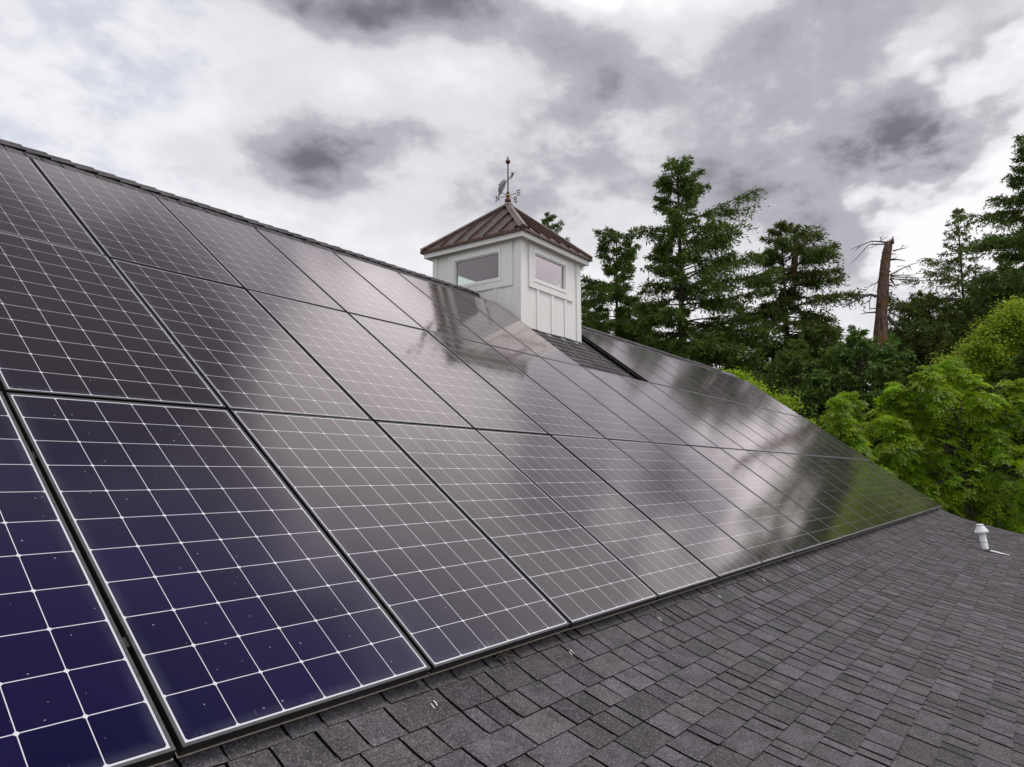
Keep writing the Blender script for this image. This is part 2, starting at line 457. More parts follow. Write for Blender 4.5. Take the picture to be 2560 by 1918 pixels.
# window glass: thin tinted pane that mirrors at grazing angles
def pane_mat(name, tint, ior):
    m, g, o = material(name)
    tr = g.node("ShaderNodeBsdfTransparent"); tr.inputs[0].default_value = (*tint, 1)
    gl = g.node("ShaderNodeBsdfGlossy"); gl.inputs["Roughness"].default_value = 0.015
    gl.inputs["Color"].default_value = (0.88, 0.82, 0.86, 1)
    lw = g.node("ShaderNodeLayerWeight"); lw.inputs[0].default_value = 0.5
    fac = g.math('ADD', 0.11, g.math('MULTIPLY', g.math('POWER', lw.outputs["Facing"], 1.7), 0.9))
    mx = g.node("ShaderNodeMixShader")
    g.l.new(fac, mx.inputs[0]); g.l.new(tr.outputs[0], mx.inputs[1]); g.l.new(gl.outputs[0], mx.inputs[2])
    g.l.new(mx.outputs[0], o.inputs[0])
    return m
m_pane = pane_mat("window_pane_glass", (0.80, 0.92, 0.87), 1.6)

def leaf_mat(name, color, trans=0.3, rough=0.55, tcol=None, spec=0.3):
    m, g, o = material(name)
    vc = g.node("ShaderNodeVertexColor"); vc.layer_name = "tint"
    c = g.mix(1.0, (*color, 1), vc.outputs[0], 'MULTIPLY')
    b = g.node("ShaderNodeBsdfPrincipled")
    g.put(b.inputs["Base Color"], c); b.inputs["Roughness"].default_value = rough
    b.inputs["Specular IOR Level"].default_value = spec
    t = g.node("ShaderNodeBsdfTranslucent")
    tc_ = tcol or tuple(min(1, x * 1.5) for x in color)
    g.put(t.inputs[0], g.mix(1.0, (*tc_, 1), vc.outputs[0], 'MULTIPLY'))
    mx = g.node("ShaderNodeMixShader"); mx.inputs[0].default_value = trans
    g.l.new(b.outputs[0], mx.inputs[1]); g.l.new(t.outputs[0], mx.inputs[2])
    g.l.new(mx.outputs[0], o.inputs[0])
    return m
m_fir = leaf_mat("fir_needles", (0.088, 0.130, 0.028), 0.27)
m_fir2 = leaf_mat("olive_fir_needles", (0.094, 0.120, 0.030), 0.27)
m_fir3 = leaf_mat("blue_green_fir_needles", (0.094, 0.155, 0.040), 0.27)
m_leaf = leaf_mat("bright_compound_leaf", (0.245, 0.385, 0.026), 0.48, 0.42, (0.38, 0.58, 0.02), 0.5)
m_leaf2 = leaf_mat("fresh_broad_leaf", (0.28, 0.40, 0.05), 0.45, 0.5, (0.42, 0.56, 0.035), 0.4)

def bark_mat(name, a, b_, moss=None):
    m, g, o = material(name)
    tc = g.node("ShaderNodeTexCoord").outputs["Object"]
    mp = g.node("ShaderNodeMapping"); mp.inputs["Scale"].default_value = (9, 9, 1.6); g.put(mp.inputs[0], tc)
    nz = g.noise(mp.outputs[0], 1.6, 6, 0.7)
    c = g.mix(g.ramp(nz, 0.32, 0.68), (*a, 1), (*b_, 1))
    if moss:
        mk = g.ramp(g.noise(tc, 1.1, 5, 0.65), 0.5, 0.64)
        c = g.mix(g.math('MULTIPLY', mk, 0.8), c, (*moss, 1))
    principled(g, o, c, 0.92, 0, 0.15, bump(g, nz, 0.9, 0.06))
    return m
m_bark = bark_mat("conifer_bark", (0.035, 0.027, 0.022), (0.105, 0.08, 0.062))
m_snag = bark_mat("dead_reddish_bark", (0.030, 0.019, 0.015), (0.215, 0.145, 0.115), (0.15, 0.072, 0.018))
m_dead = bark_mat("bare_grey_branch", (0.055, 0.05, 0.047), (0.15, 0.135, 0.12))
m_grey_bark = bark_mat("grey_tree_bark", (0.05, 0.045, 0.04), (0.13, 0.12, 0.10))

m_ground, g, o = material("meadow_ground")
tc = g.node("ShaderNodeTexCoord").outputs["Object"]
c = g.mix(g.ramp(g.noise(tc, 0.35, 6, 0.65), 0.35, 0.65), (0.045, 0.07, 0.02, 1), (0.09, 0.085, 0.045, 1))
principled(g, o, c, 0.95, 0, 0.1)

# ------------------------------------------------------------------ roof profile
TH = rad(36.5)
CS, SN = math.cos(TH), math.sin(TH)
KY, KZ = 0.07, -0.072             # where the steep roof starts to sweep out
RIDGE_Y, RIDGE_Z = 4.95, 3.541
XL, XR = -5.5, 19.75
_ang = [(0.0, 31.5), (0.1, 27.6), (0.3, 22.2), (0.6, 18.6), (0.95, 15.4), (1.4, 14.5), (20, 14.3)]
_DS = 0.01
_py, _pz, _pa = [KY], [KZ], [_ang[0][1]]
for _i in range(900):
    s = _i * _DS
    a = np.interp(s, [q[0] for q in _ang], [q[1] for q in _ang])
    _py.append(_py[-1] - math.cos(rad(a)) * _DS); _pz.append(_pz[-1] - math.sin(rad(a)) * _DS); _pa.append(a)
_ps = np.arange(len(_py)) * _DS
_py, _pz, _pa = np.array(_py), np.array(_pz), np.array(_pa)

def surf(s, h=0.0):
    """(y, z) on the roof, s metres down the slope from the bend, h metres off the deck"""
    if s <= 0:
        return KY - s * CS - h * SN, KZ - s * SN + h * CS
    y = np.interp(s, _ps, _py); z = np.interp(s, _ps, _pz); a = rad(np.interp(s, _ps, _pa))
    return y - h * math.sin(a), z + h * math.cos(a)

SE = 5.0                          # slope length of the shallow part
house = empty("house", (7.0, 2.0, -5.6))
tag(house, "house roofed in dark grey asphalt shingles, steep above and sweeping out shallow below", "house")
HM = Matrix.Translation((-7.0, -2.0, 5.6))
def hbuild(mb, name, mats, **k):
    ob = mb.build(name, mats, house, **k)
    ob.matrix_parent_inverse = Matrix.Identity(4)
    ob.location = (-7.0, -2.0, 5.6)
    return ob

rng = random.Random(11)
# deck: a closed slab following both slopes
mb = MB()
prof = [(RIDGE_Y, RIDGE_Z - 0.006)] + [surf(s, -0.006) for s in np.linspace(-6.0, 0, 3)] + [surf(s, -0.006) for s in np.linspace(0.1, SE, 30)]
lo_ = [(y, z - 0.14) for y, z in prof]
for (a, b), (la, lb) in zip(zip(prof, prof[1:]), zip(lo_, lo_[1:])):
    mb.face([(XL, *b), (XR - 0.02, *b), (XR - 0.02, *a), (XL, *a)])
    mb.face([(XL, *la), (XR - 0.02, *la), (XR - 0.02, *lb), (XL, *lb)])
    mb.face([(XR - 0.02, *a), (XR - 0.02, *b), (XR - 0.02, *lb), (XR - 0.02, *la)])
    mb.face([(XL, *b), (XL, *a), (XL, *la), (XL, *lb)])
a, la = prof[-1], lo_[-1]
mb.face([(XL, *la), (XR - 0.02, *la), (XR - 0.02, *a), (XL, *a)])
hbuild(mb, "roof_deck", m_under)

def tab(mb, x0, x1, s_lo, s_hi, th, tint, nseg):
    j = lambda: rng.uniform(-0.0016, 0.0016)
    ss = np.linspace(s_hi, s_lo, nseg + 1)
    sl = [s_lo + j(), s_lo + j()]
    lift = rng.uniform(0.0008, 0.0030)
    left, right = [], []
    for k, s in enumerate(ss):
        t = k / nseg
        h = 0.0058 + (th - 0.0058) * t
        sa = sl[0] if k == nseg else s
        sb = sl[1] if k == nseg else s
        left.append((x0 + (j() if k else 0), *surf(sa, h + lift)))
        right.append((x1 + (j() if k else 0), *surf(sb, h - 0.001)))
    for k in range(nseg):
        mb.face([left[k + 1], right[k + 1], right[k], left[k]], 0, tint)
        mb.face([left[k + 1], left[k], (left[k][0], *surf(ss[k], -0.004)), (left[k + 1][0], *surf(ss[k + 1], -0.004))], 1)
        mb.face([right[k], right[k + 1], (right[k + 1][0], *surf(ss[k + 1], -0.004)), (right[k][0], *surf(ss[k], -0.004))], 1)
    y0, z0 = surf(ss[-1], -0.004)
    mb.face([left[-1], (left[-1][0], y0, z0), (right[-1][0], y0, z0), right[-1]], 1)

def tint():
    v = rng.choice((0.72, 0.86, 0.95, 1.0, 1.08, 1.2)) * rng.uniform(0.94, 1.06)
    hue = rng.random()
    if hue < 0.3: return (v * 1.04, v * 0.99, v * 1.0)
    if hue < 0.45: return (v * 1.05, v * 0.98, v * 1.04)
    return (v, v, v * 1.02)

EXPO = 0.1425
def courses(mb, k0, k1, xa, xb, s_first, nseg, extra=0.0):
    for k in range(k0, k1):
        s_lo = s_first + k * EXPO
        s_hi = s_lo - EXPO - 0.022
        if s_lo > SE: break
        x = xa + rng.uniform(-0.05, 0)
        first = True
        while x < xb - 0.02:
            wdt = rng.choice((0.09, 0.13, 0.14, 0.15, 0.17, 0.19, 0.22, 0.29)) * rng.uniform(0.95, 1.05)
            x1 = min(x + wdt, xb)
            if xb - x1 < 0.05: x1 = xb
            tab(mb, x + 0.0042, x1 - 0.0042, s_lo, s_hi, extra + rng.choice((0.0100, 0.0112, 0.0122, 0.0136)), tint(), nseg(s_lo))
            x = x1
S0 = 0.043
mb = MB()
courses(mb, -1, 36, XL, XR, S0, lambda s: 5 if s < 1.3 else 2)
ob = hbuild(mb, "lower_shingles", [m_shingle, m_under])
mb = MB()
courses(mb, -36, -24, 8.05, 10.75, S0, lambda s: 1, 0.003)            # open patch in front of the cupola
courses(mb, -42, -36, XL, 8.30, S0, lambda s: 1)               # strip between the array and the ridge
courses(mb, -42, -36, 10.05, 10.75, S0, lambda s: 1, 0.003)
courses(mb, -42, -36, 10.75, XR, S0, lambda s: 1)
hbuild(mb, "upper_shingles", [m_shingle, m_under])

# back slope
mb = MB()
mb.face([(XL, RIDGE_Y, RIDGE_Z), (XR, RIDGE_Y, RIDGE_Z), (XR, RIDGE_Y + 6.2, RIDGE_Z - 6.2 * SN / CS), (XL, RIDGE_Y + 6.2, RIDGE_Z - 6.2 * SN / CS)], 0, (1, 1, 1))
mb.face([(XL, RIDGE_Y + 6.2, RIDGE_Z - 6.2 * SN / CS - 0.15), (XR, RIDGE_Y + 6.2, RIDGE_Z - 6.2 * SN / CS - 0.15), (XR, RIDGE_Y, RIDGE_Z - 0.15), (XL, RIDGE_Y, RIDGE_Z - 0.15)], 0, (1, 1, 1))
hbuild(mb, "back_roof", m_shingle)

# ridge cap: overlapping folded pieces
mb = MB()
def cap_piece(x0, x1, lift0, lift1, tn):
    for sgn in (-1, 1):
        L = 0.135
        def P(x, d, h):
            if sgn < 0: return (x, RIDGE_Y - d * CS - h * SN, RIDGE_Z - d * SN + h * CS)
            return (x, RIDGE_Y + d * CS + h * SN, RIDGE_Z - d * SN + h * CS)
        a0, a1, b1, b0 = P(x0, 0.0, lift0 + 0.004), P(x1, 0.0, lift1 + 0.004), P(x1, L, lift1), P(x0, L, lift0)
        a0 = (x0, RIDGE_Y, a0[2]); a1 = (x1, RIDGE_Y, a1[2])
        mb.face([a0, a1, b1, b0] if sgn > 0 else [b0, b1, a1, a0], 0, tn)
        c0, c1 = P(x0, L, lift0 - 0.011), P(x1, L, lift1 - 0.011)
        mb.face([b0, b1, c1, c0] if sgn > 0 else [c0, c1, b1, b0], 1)
        e0 = (x0, RIDGE_Y, a0[2] - 0.014)
        mb.face([a0, b0, c0, e0], 1)
        e1 = (x1, RIDGE_Y, a1[2] - 0.014)
        mb.face([a1, b1, c1, e1], 1)
x = XL
while x < XR:
    if not (8.2 < x < 9.85):
        t = tint()
        cap_piece(x, min(x + 0.25, XR + 0.01), 0.008 + rng.uniform(0, 0.004), 0.027 + rng.uniform(-0.003, 0.004), tuple(c * 0.8 for c in t))
    x += 0.195
hbuild(mb, "ridge_cap", [m_shingle, m_under])

# rake boards and walls
mb = MB()
pts = [(RIDGE_Y, RIDGE_Z)] + [surf(s, 0) for s in np.linspace(-5.5, 0, 6)] + [surf(s, 0) for s in np.linspace(0.2, SE, 20)]
for (a, b) in zip(pts, pts[1:]):
    q = [(a[0], a[1] - 0.02), (b[0], b[1] - 0.02), (b[0], b[1] - 0.2), (a[0], a[1] - 0.2)]
    mb.prism(q, XR - 0.018, XR + 0.004, lambda a_, b_, t: (t, a_, b_))
hbuild(mb, "rake_trim", m_white, fixn=True)
mb = MB()
gz = -5.6
outl = [(y + 0, z - 0.16) for y, z in pts[:-6]]
mb.prism([(RIDGE_Y + 5.6, gz)] + [(RIDGE_Y + 5.6, RIDGE_Z - 5.6 * SN / CS - 0.16)] + outl + [(outl[-1][0], gz)], XL + 0.3, XR - 0.35, lambda a_, b_, t: (t, a_, b_))
hbuild(mb, "wall", m_siding, fixn=True)
# added metal strip near the ridge end, stands for a reflective panel edge
mb = MB()
yy = RIDGE_Y - 0.30
mb.box((18.2, yy - 0.02, 0), (19.3, yy + 0.02, 0.012), mat=Matrix.Translation((0, 0, RIDGE_Z - 0.30 * SN / CS + 0.07)))
ob = hbuild(mb, "panel_edge_strip", m_alum)
# factory chalk ticks on the first exposed course
for cx_, cy_ in ((2.014, -0.012), (3.005, -0.016), (4.019, -0.013), (5.022, -0.015), (6.026, -0.014), (7.068, -0.012)):
    mb = MB()
    for dx_, ds in ((-0.012, 0.004), (0.012, -0.004)):
        for q in range(3):
            s_ = 0.098 + ds + q * 0.0098
            wd_ = rng.uniform(0.004, 0.007)
            xa = cx_ + dx_ + rng.uniform(-0.001, 0.001) - q * 0.0025
            p = [(xa, *surf(s_, 0.0152)), (xa + wd_, *surf(s_ + 0.001, 0.0152)), (xa + wd_ - 0.001, *surf(s_ + 0.010, 0.0162)), (xa - 0.001, *surf(s_ + 0.0095, 0.0162))]
            mb.face(p[::-1])
    hbuild(mb, "chalk_mark", m_chalk)

# ------------------------------------------------------------------ ground
mb = MB()
mb.face([(-900, -900, gz), (900, -900, gz), (900, 900, gz), (-900, 900, gz)])
gr = mb.build("ground", m_ground)
tag(gr, kind="structure")

# ------------------------------------------------------------------ solar panels
UP, VP_ = 1.026, 1.8348
def frame_mesh():
    mb = MB()
    W_, H_, L, D = PW, PH, 0.011, 0.037
    c = 0.0012
    ring = lambda i, z: [(i, i, z), (W_ - i, i, z), (W_ - i, H_ - i, z), (i, H_ - i, z)]
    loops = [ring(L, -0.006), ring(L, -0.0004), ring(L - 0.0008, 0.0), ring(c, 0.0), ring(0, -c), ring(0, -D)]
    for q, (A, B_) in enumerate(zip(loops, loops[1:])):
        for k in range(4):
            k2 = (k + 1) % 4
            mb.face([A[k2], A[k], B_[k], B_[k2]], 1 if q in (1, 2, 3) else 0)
    return mb
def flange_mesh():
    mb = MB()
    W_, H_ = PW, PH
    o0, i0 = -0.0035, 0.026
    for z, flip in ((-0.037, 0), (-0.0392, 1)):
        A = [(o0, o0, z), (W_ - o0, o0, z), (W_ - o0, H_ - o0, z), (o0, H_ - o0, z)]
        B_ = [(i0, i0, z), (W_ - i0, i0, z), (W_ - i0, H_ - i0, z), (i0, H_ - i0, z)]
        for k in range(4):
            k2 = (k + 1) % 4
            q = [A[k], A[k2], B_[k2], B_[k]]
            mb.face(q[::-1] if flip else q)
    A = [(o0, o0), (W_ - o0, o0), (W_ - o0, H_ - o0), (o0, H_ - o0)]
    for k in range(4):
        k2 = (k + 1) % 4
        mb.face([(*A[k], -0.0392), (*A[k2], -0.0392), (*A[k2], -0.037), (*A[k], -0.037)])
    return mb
pr = empty("solar_panel")
p_frame = frame_mesh().build("frame", [m_frame, m_lip], pr)
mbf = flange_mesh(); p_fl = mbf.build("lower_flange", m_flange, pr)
mbg = MB(); mbg.box((0.0112, 0.0112, -0.0065), (PW - 0.0112, PH - 0.0112, -0.0022))
p_glass = mbg.build("glass_face", m_cells, pr)
ORD = ["first", "second", "third", "fourth", "fifth", "sixth", "seventh", "eighth", "ninth", "tenth", "eleventh"]
NC = 19
rows = [list(range(0, 19)), list(range(0, 19)), list(range(1, 8)) + list(range(10, 19))]
def panel_label(r, c):
    if r == 2:
        if c < 8: return f"black framed solar panel in the top row, {ORD[7 - c]} left of the open shingle patch" if c < 7 else "black framed solar panel in the top row, left edge of the open shingle patch"
        if c == 10: return "black framed solar panel right of the cupola with its dark raised side showing"
        if c == 18: return "black framed solar panel at the far upper corner, below the end of the ridge"
        return f"black framed solar panel in the top row, {ORD[c - 10]} to the right of the white cupola"
    name = "bottom" if r == 0 else "middle"
    if c <= 9:
        extra = {(0, 0): "dark blue solar panel in the bottom left corner, cut by the photo edge",
                 (0, 1): "dark blue solar panel nearest the viewer shown whole, second in the bottom row",
                 (1, 0): "solar panel in the middle row showing only a sliver at the photo's left edge"}
        return extra.get((r, c)) or f"black framed solar panel in the {name} row, {ORD[c]} from the left"
    if c == 18: return f"black framed solar panel at the far right end of the {name} row"
    return f"black framed solar panel in the {name} row, {ORD[18 - c]} from its far right end"
first = True
for r, cs_ in enumerate(rows):
    for c in cs_:
        if first:
            root = pr; first = False
        else:
            root = pr.copy(); COL.objects.link(root)
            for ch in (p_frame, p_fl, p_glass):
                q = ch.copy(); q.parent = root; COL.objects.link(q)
        u0, v0 = c * UP + (UP - PW) / 2, r * VP_ + (VP_ - PH) / 2
        dz = rng.uniform(-0.0018, 0.0018)
        root.location = (u0, v0 * CS - dz * SN, v0 * SN + dz * CS)
        root.rotation_euler = (TH + rad(rng.uniform(-0.07, 0.07)), rad(rng.uniform(-0.10, 0.10)), 0)
        tag(root, panel_label(r, c), "solar panel", "solar panels in three rows on the steep roof")

# mounting rails under the panels
rack = empty("mounting_rack", (0, 0, 0), (TH, 0, 0))
tag(rack, "dark aluminium rails and clamps carrying the panels just above the shingles", "mounting rack")
def rail(u0, u1, v):
    mb = MB(); mb.box((u0, v - 0.02, -0.085), (u1, v + 0.02, -0.0402))
    mb.build("rail", m_rail, rack)
for r in range(3):
    for off_ in (0.42, 1.40):
        v = r * VP_ + off_
        spans = [(0.0, 19.47)] if r < 2 else [(1.04, 8.19), (10.28, 19.47)]
        for a, b in spans:
            rail(a, b, v)
            for q in range(7):
                x = a + 0.3 + 1.22 * q
                if x > b: break
                mb = MB(); mb.box((x - 0.03, v - 0.05, -0.11), (x + 0.03, v + 0.03, -0.0845))
                mb.build("standoff", m_rail, rack)
            for c in range(int(a) + 1, 9):
                if a < c * UP < b and not (r == 2 and c == 8):
                    mb = MB(); mb.box((c * UP - 0.0095, v - 0.02, -0.041), (c * UP + 0.0095, v + 0.02, -0.012))
                    mb.build("clamp", m_rail, rack)

# dry leaf stalk caught under the panel edge
mb = MB()
mb.tube([(2.50, 0.05, -0.060), (2.55, 0.055, -0.045), (2.60, 0.075, -0.035)], [0.002, 0.003, 0.001], 6)
mb.tube([(2.55, 0.055, -0.045), (2.58, 0.03, -0.055), (2.63, 0.03, -0.065)], [0.002, 0.0025, 0.001], 6)
mb.tube([(2.55, 0.055, -0.045), (2.545, 0.02, -0.06), (2.53, -0.01, -0.085)], [0.003, 0.004, 0.002], 6)
tw = mb.build("twig", m_twig); tag(tw, "small dry brown twig caught under the bottom row of solar panels", "twig")

# ------------------------------------------------------------------ vent pipe
vp = empty("vent_pipe", (14.17, -1.10, -0.49), (rad(-7.0), rad(-5.0), 0))
tag(vp, "white plastic vent pipe with a flared cap on the shallow shingle roof", "vent pipe")
mb = MB(); mb.lathe([(0.050, -0.05), (0.050, 0.30), (0.044, 0.30)], n=24)
mb.lathe([(0.0535, 0.135), (0.0535, 0.155)], n=24)
mb.build("pipe", m_pvc, vp, smooth=True)
mb = MB(); mb.lathe([(0.051, 0.285), (0.056, 0.292), (0.100, 0.292), (0.102, 0.318), (0.096, 0.322), (0.054, 0.390), (0.051, 0.394), (0.051, 0.424), (0.0, 0.428)], n=28)
ob = mb.build("cap", m_pvc, vp)
mb = MB(); mb.box((0.05, -0.012, 0.12), (0.075, 0.012, 0.145)); mb.build("bracket", m_pvc, vp)
mb = MB()
a = rad(14.5)
mt = Matrix.Rotation(rad(5), 4, 'Y') @ Matrix.Rotation(rad(7), 4, 'X') @ Matrix.Rotation(a, 4, 'X')
mb.box((-0.10, -0.24, 0.018), (0.06, -0.06, 0.026), mat=mt)
mb.box((-0.03, -0.32, 0.020), (0.03, -0.235, 0.03), mat=mt)
mb.build("base_flange", m_pvc, vp)
mb = MB(); mb.lathe([(0.085, -0.035), (0.078, 0.0), (0.064, 0.022), (0.0565, 0.026)], n=24); mb.build("rubber_boot", m_flash, vp)

# ------------------------------------------------------------------ cupola
CX0, CX1, CY0, CY1 = 8.328, 10.005, 4.062, 5.772
CMX, CMY = (CX0 + CX1) / 2, (CY0 + CY1) / 2
ZT = 4.235                                   # underside of the soffit
cup = empty("cupola", (CMX, CMY, 2.9))
tag(cup, "white board and batten cupola with four windows astride the roof ridge", "cupola")
def cb(mb, name, mats, parent=None, **k):
    ob = mb.build(name, mats, parent or cup, **k)
    if parent is None: ob.location = (-CMX, -CMY, -2.9)
    return ob
# sides: frame function gives world point from (a along the side, z, t outward)
sides = {
    'front': (CX1 - CX0, lambda a, z, t: (CX0 + a, CY0 - t, z)),
    'left':  (CY1 - CY0, lambda a, z, t: (CX0 - t, CY1 - a, z)),
    'right': (CY1 - CY0, lambda a, z, t: (CX1 + t, CY0 + a, z)),
    'back':  (CX1 - CX0, lambda a, z, t: (CX1 - a, CY1 + t, z)),
}
def sbox(mb, fr, a0, a1, z0, z1, t0, t1):
    P = [fr(a, z, t) for t in (t0, t1) for a, z in ((a0, z0), (a1, z0), (a1, z1), (a0, z1))]
    i = len(mb.v); mb.v.extend(P)
    for q in ((3, 2, 1, 0), (4, 5, 6, 7), (0, 1, 5, 4), (1, 2, 6, 5), (2, 3, 7, 6), (3, 0, 4, 7)):
        mb.f.append(tuple(i + k for k in q)); mb.mi.append(0); mb.c.append(None)
def roof_z(y):
    return RIDGE_Z - abs(y - RIDGE_Y) * SN / CS
WZ0, WZ1 = 3.66, 4.095                       # glass opening
ZLOW = 2.55
shell = MB(); trims = MB(); insd = MB()
for nm, (LN, fr) in sides.items():
    # glass from a = wa0..wa1 ; on the left side a runs from the back corner
    wa0, wa1 = 0.325, LN - 0.455
    if nm == 'left': wa0, wa1 = 0.435, LN - 0.37
    zb = ZLOW if nm in ('front',) else 2.6
    th = 0.05
    # wall panels round the opening
    for (a0, a1, z0, z1) in ((0, wa0, zb, ZT), (wa1, LN, zb, ZT), (wa0, wa1, zb, WZ0), (wa0, wa1, WZ1, ZT)):
        sbox(shell, fr, a0, a1, z0, z1, -0.02, 0.0)
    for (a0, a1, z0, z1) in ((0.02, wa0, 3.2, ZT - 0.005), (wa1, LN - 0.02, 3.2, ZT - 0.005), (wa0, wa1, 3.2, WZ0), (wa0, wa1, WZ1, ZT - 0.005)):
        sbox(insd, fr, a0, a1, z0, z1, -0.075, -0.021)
    # corner boards
    for a0, a1 in ((-0.022, 0.092), (LN - 0.108, LN + 0.022)):
        mbc = MB()
        sbox(mbc, fr, a0 if nm in ('front', 'back') else a0 + 0.023, a1 if nm in ('front', 'back') else a1 - 0.023, zb, ZT - 0.002, 0.0005, 0.022)
        cb(mbc, "corner_board", m_white)
    # frieze under the soffit
    mbc = MB(); sbox(mbc, fr, 0.094, LN - 0.11, ZT - 0.05, ZT - 0.003, 0.0005, 0.012); cb(mbc, "frieze_board", m_white)
    # casing and window
    win = MB()
    ca = 0.118; ci = 0.018
    sbox(win, fr, wa0 - ca - 0.01, wa0 - ci, WZ0 - 0.13, WZ1 + 0.085, 0.0008, 0.026)
    sbox(win, fr, wa1 + ci, wa1 + ca + 0.11, WZ0 - 0.13, WZ1 + 0.085, 0.0008, 0.026)
    sbox(win, fr, wa0 - ci, wa1 + ci, WZ0 - 0.13, WZ0 - 0.03, 0.0012, 0.0255)
    sbox(win, fr, wa0 - ci, wa1 + ci, WZ1 + 0.05, WZ1 + 0.0845, 0.0012, 0.0255)
    wn_o = cb(win, "window", m_white)
    sash = MB()
    for (e0, e1, t0, t1) in ((0.0, 0.018, -0.018, 0.012), (-0.016, 0.0, -0.016, 0.002)):
        pass
    sbox(sash, fr, wa0 - ci + 0.001, wa0 + 0.012, WZ0 - 0.029, WZ1 + 0.049, -0.018, 0.034)
    sbox(sash, fr, wa1 - 0.012, wa1 + ci - 0.001, WZ0 - 0.029, WZ1 + 0.049, -0.018, 0.034)
    sbox(sash, fr, wa0 + 0.012, wa1 - 0.012, WZ0 - 0.029, WZ0 + 0.010, -0.018, 0.034)
    sbox(sash, fr, wa0 + 0.012, wa1 - 0.012, WZ1 - 0.010, WZ1 + 0.049, -0.018, 0.034)
    # inner stepped sash
    for (a0, a1, z0, z1) in ((wa0 + 0.0121, wa0 + 0.030, WZ0 + 0.0101, WZ1 - 0.0101), (wa1 - 0.030, wa1 - 0.0121, WZ0 + 0.0101, WZ1 - 0.0101),
                             (wa0 + 0.030, wa1 - 0.030, WZ0 + 0.0101, WZ0 + 0.028), (wa0 + 0.030, wa1 - 0.030, WZ1 - 0.028, WZ1 - 0.0101)):
        sbox(sash, fr, a0, a1, z0, z1, -0.018, 0.014)
    so = sash.build("sash", m_vinyl, wn_o)
    pn = MB(); pn.face([fr(wa0 + 0.0, WZ0, -0.006), fr(wa1, WZ0, -0.006), fr(wa1, WZ1, -0.006), fr(wa0, WZ1, -0.006)])
    pn.build("pane", m_pane, wn_o)
    # battens under the window
    if nm == 'front': bats = (0.435, 0.838, 1.225)
    elif nm == 'left': bats = (0.47, 0.87, LN - 0.46)
    else: bats = (0.45, 0.85, 1.24)
    for a in bats:
        mbc = MB(); sbox(mbc, fr, a - 0.028, a + 0.028, zb, WZ0 - 0.132, 0.0006, 0.017); cb(mbc, "batten", m_white)
cb(shell, "siding", m_white)
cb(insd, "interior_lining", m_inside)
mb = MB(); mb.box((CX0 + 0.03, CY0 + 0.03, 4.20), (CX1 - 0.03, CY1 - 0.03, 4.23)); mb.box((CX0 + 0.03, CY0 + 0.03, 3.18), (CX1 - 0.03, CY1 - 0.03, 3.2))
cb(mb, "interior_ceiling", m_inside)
# soffit and fascia
OV = 0.125
mb = MB(); mb.box((CX0 - OV + 0.02, CY0 - OV + 0.02, ZT), (CX1 + OV - 0.02, CY1 + OV - 0.02, ZT + 0.02)); cb(mb, "soffit", m_soffit)
mb = MB()
F0, F1 = 4.208, 4.302
mb.box((CX0 - OV, CY0 - OV, F0), (CX1 + OV, CY0 - OV + 0.02, F1)); mb.box((CX0 - OV, CY1 + OV - 0.02, F0), (CX1 + OV, CY1 + OV, F1))
mb.box((CX0 - OV, CY0 - OV + 0.0201, F0), (CX0 - OV + 0.02, CY1 + OV - 0.0201, F1)); mb.box((CX1 + OV - 0.02, CY0 - OV + 0.0201, F0), (CX1 + OV, CY1 + OV - 0.0201, F1))
cb(mb, "fascia", m_white)
# pyramid roof
RO = 0.165
ex0, ex1, ey0, ey1 = CX0 - RO, CX1 + RO, CY0 - RO, CY1 + RO
ZE, ZA = 4.318, 5.185
mb = MB()
apx = Vector((CMX, CMY, ZA))
cor = [Vector((ex0, ey0, ZE)), Vector((ex1, ey0, ZE)), Vector((ex1, ey1, ZE)), Vector((ex0, ey1, ZE))]
for k in range(4): mb.face([cor[k], cor[(k + 1) % 4], apx])
mb.face([c - Vector((0, 0, 0.004)) for c in cor][::-1])
cb(mb, "metal_roof", m_bronze)
mb = MB()
for k in range(4):                            # drip edge
    a, b = cor[k], cor[(k + 1) % 4]
    inn = (Vector((CMX, CMY, ZE)) - (a + b) / 2).normalized()
    d = (b - a).normalized()
    P = [a - d * 0.004 - inn * 0.004, b + d * 0.004 - inn * 0.004]
    Q = [p + Vector((0, 0, -0.034)) for p in P]
    mb.face([Q[0], Q[1], P[1], P[0]])
    mb.face([P[0], P[1], b + inn * 0.02 + Vector((0, 0, 0.022)), a + inn * 0.02 + Vector((0, 0, 0.022))])
    mb.face([Q[1], Q[0], Q[0] + inn * 0.03, Q[1] + inn * 0.03])
cb(mb, "drip_edge", m_copper_edge)
for k in range(4):                            # standing seams
    a, b = cor[k], cor[(k + 1) % 4]
    d = (b - a).normalized(); LNs = (b - a).length
    mid = (a + b) / 2
    up = (apx - mid)
    nrm = d.cross(up).normalized()
    if nrm.z < 0: nrm = -nrm
    for q in range(7):
        t = (q + 0.5) / 7
        frac = 1 - abs(2 * t - 1)
        if frac < 0.08: continue
        p0 = a + d * (LNs * t); p1 = p0 + up * (frac * 0.985)
        mbs = MB()
        wv = d * 0.009
        hv = nrm * 0.034
        lo0, lo1 = p0 - nrm * 0.002, p1 - nrm * 0.002
        V8 = [lo0 - wv, lo0 + wv, lo0 + wv * 0.7 + hv, lo0 - wv * 0.7 + hv, lo1 - wv, lo1 + wv, lo1 + wv * 0.7 + hv, lo1 - wv * 0.7 + hv]
        mbs.v = [tuple(v) for v in V8]
        mbs.f = [(0, 1, 2, 3), (7, 6, 5, 4), (0, 4, 5, 1), (1, 5, 6, 2), (2, 6, 7, 3), (3, 7, 4, 0)]
        mbs.mi = [0] * 6; mbs.c = [None] * 6
        cb(mbs, "roof_seam", [m_copper_edge])
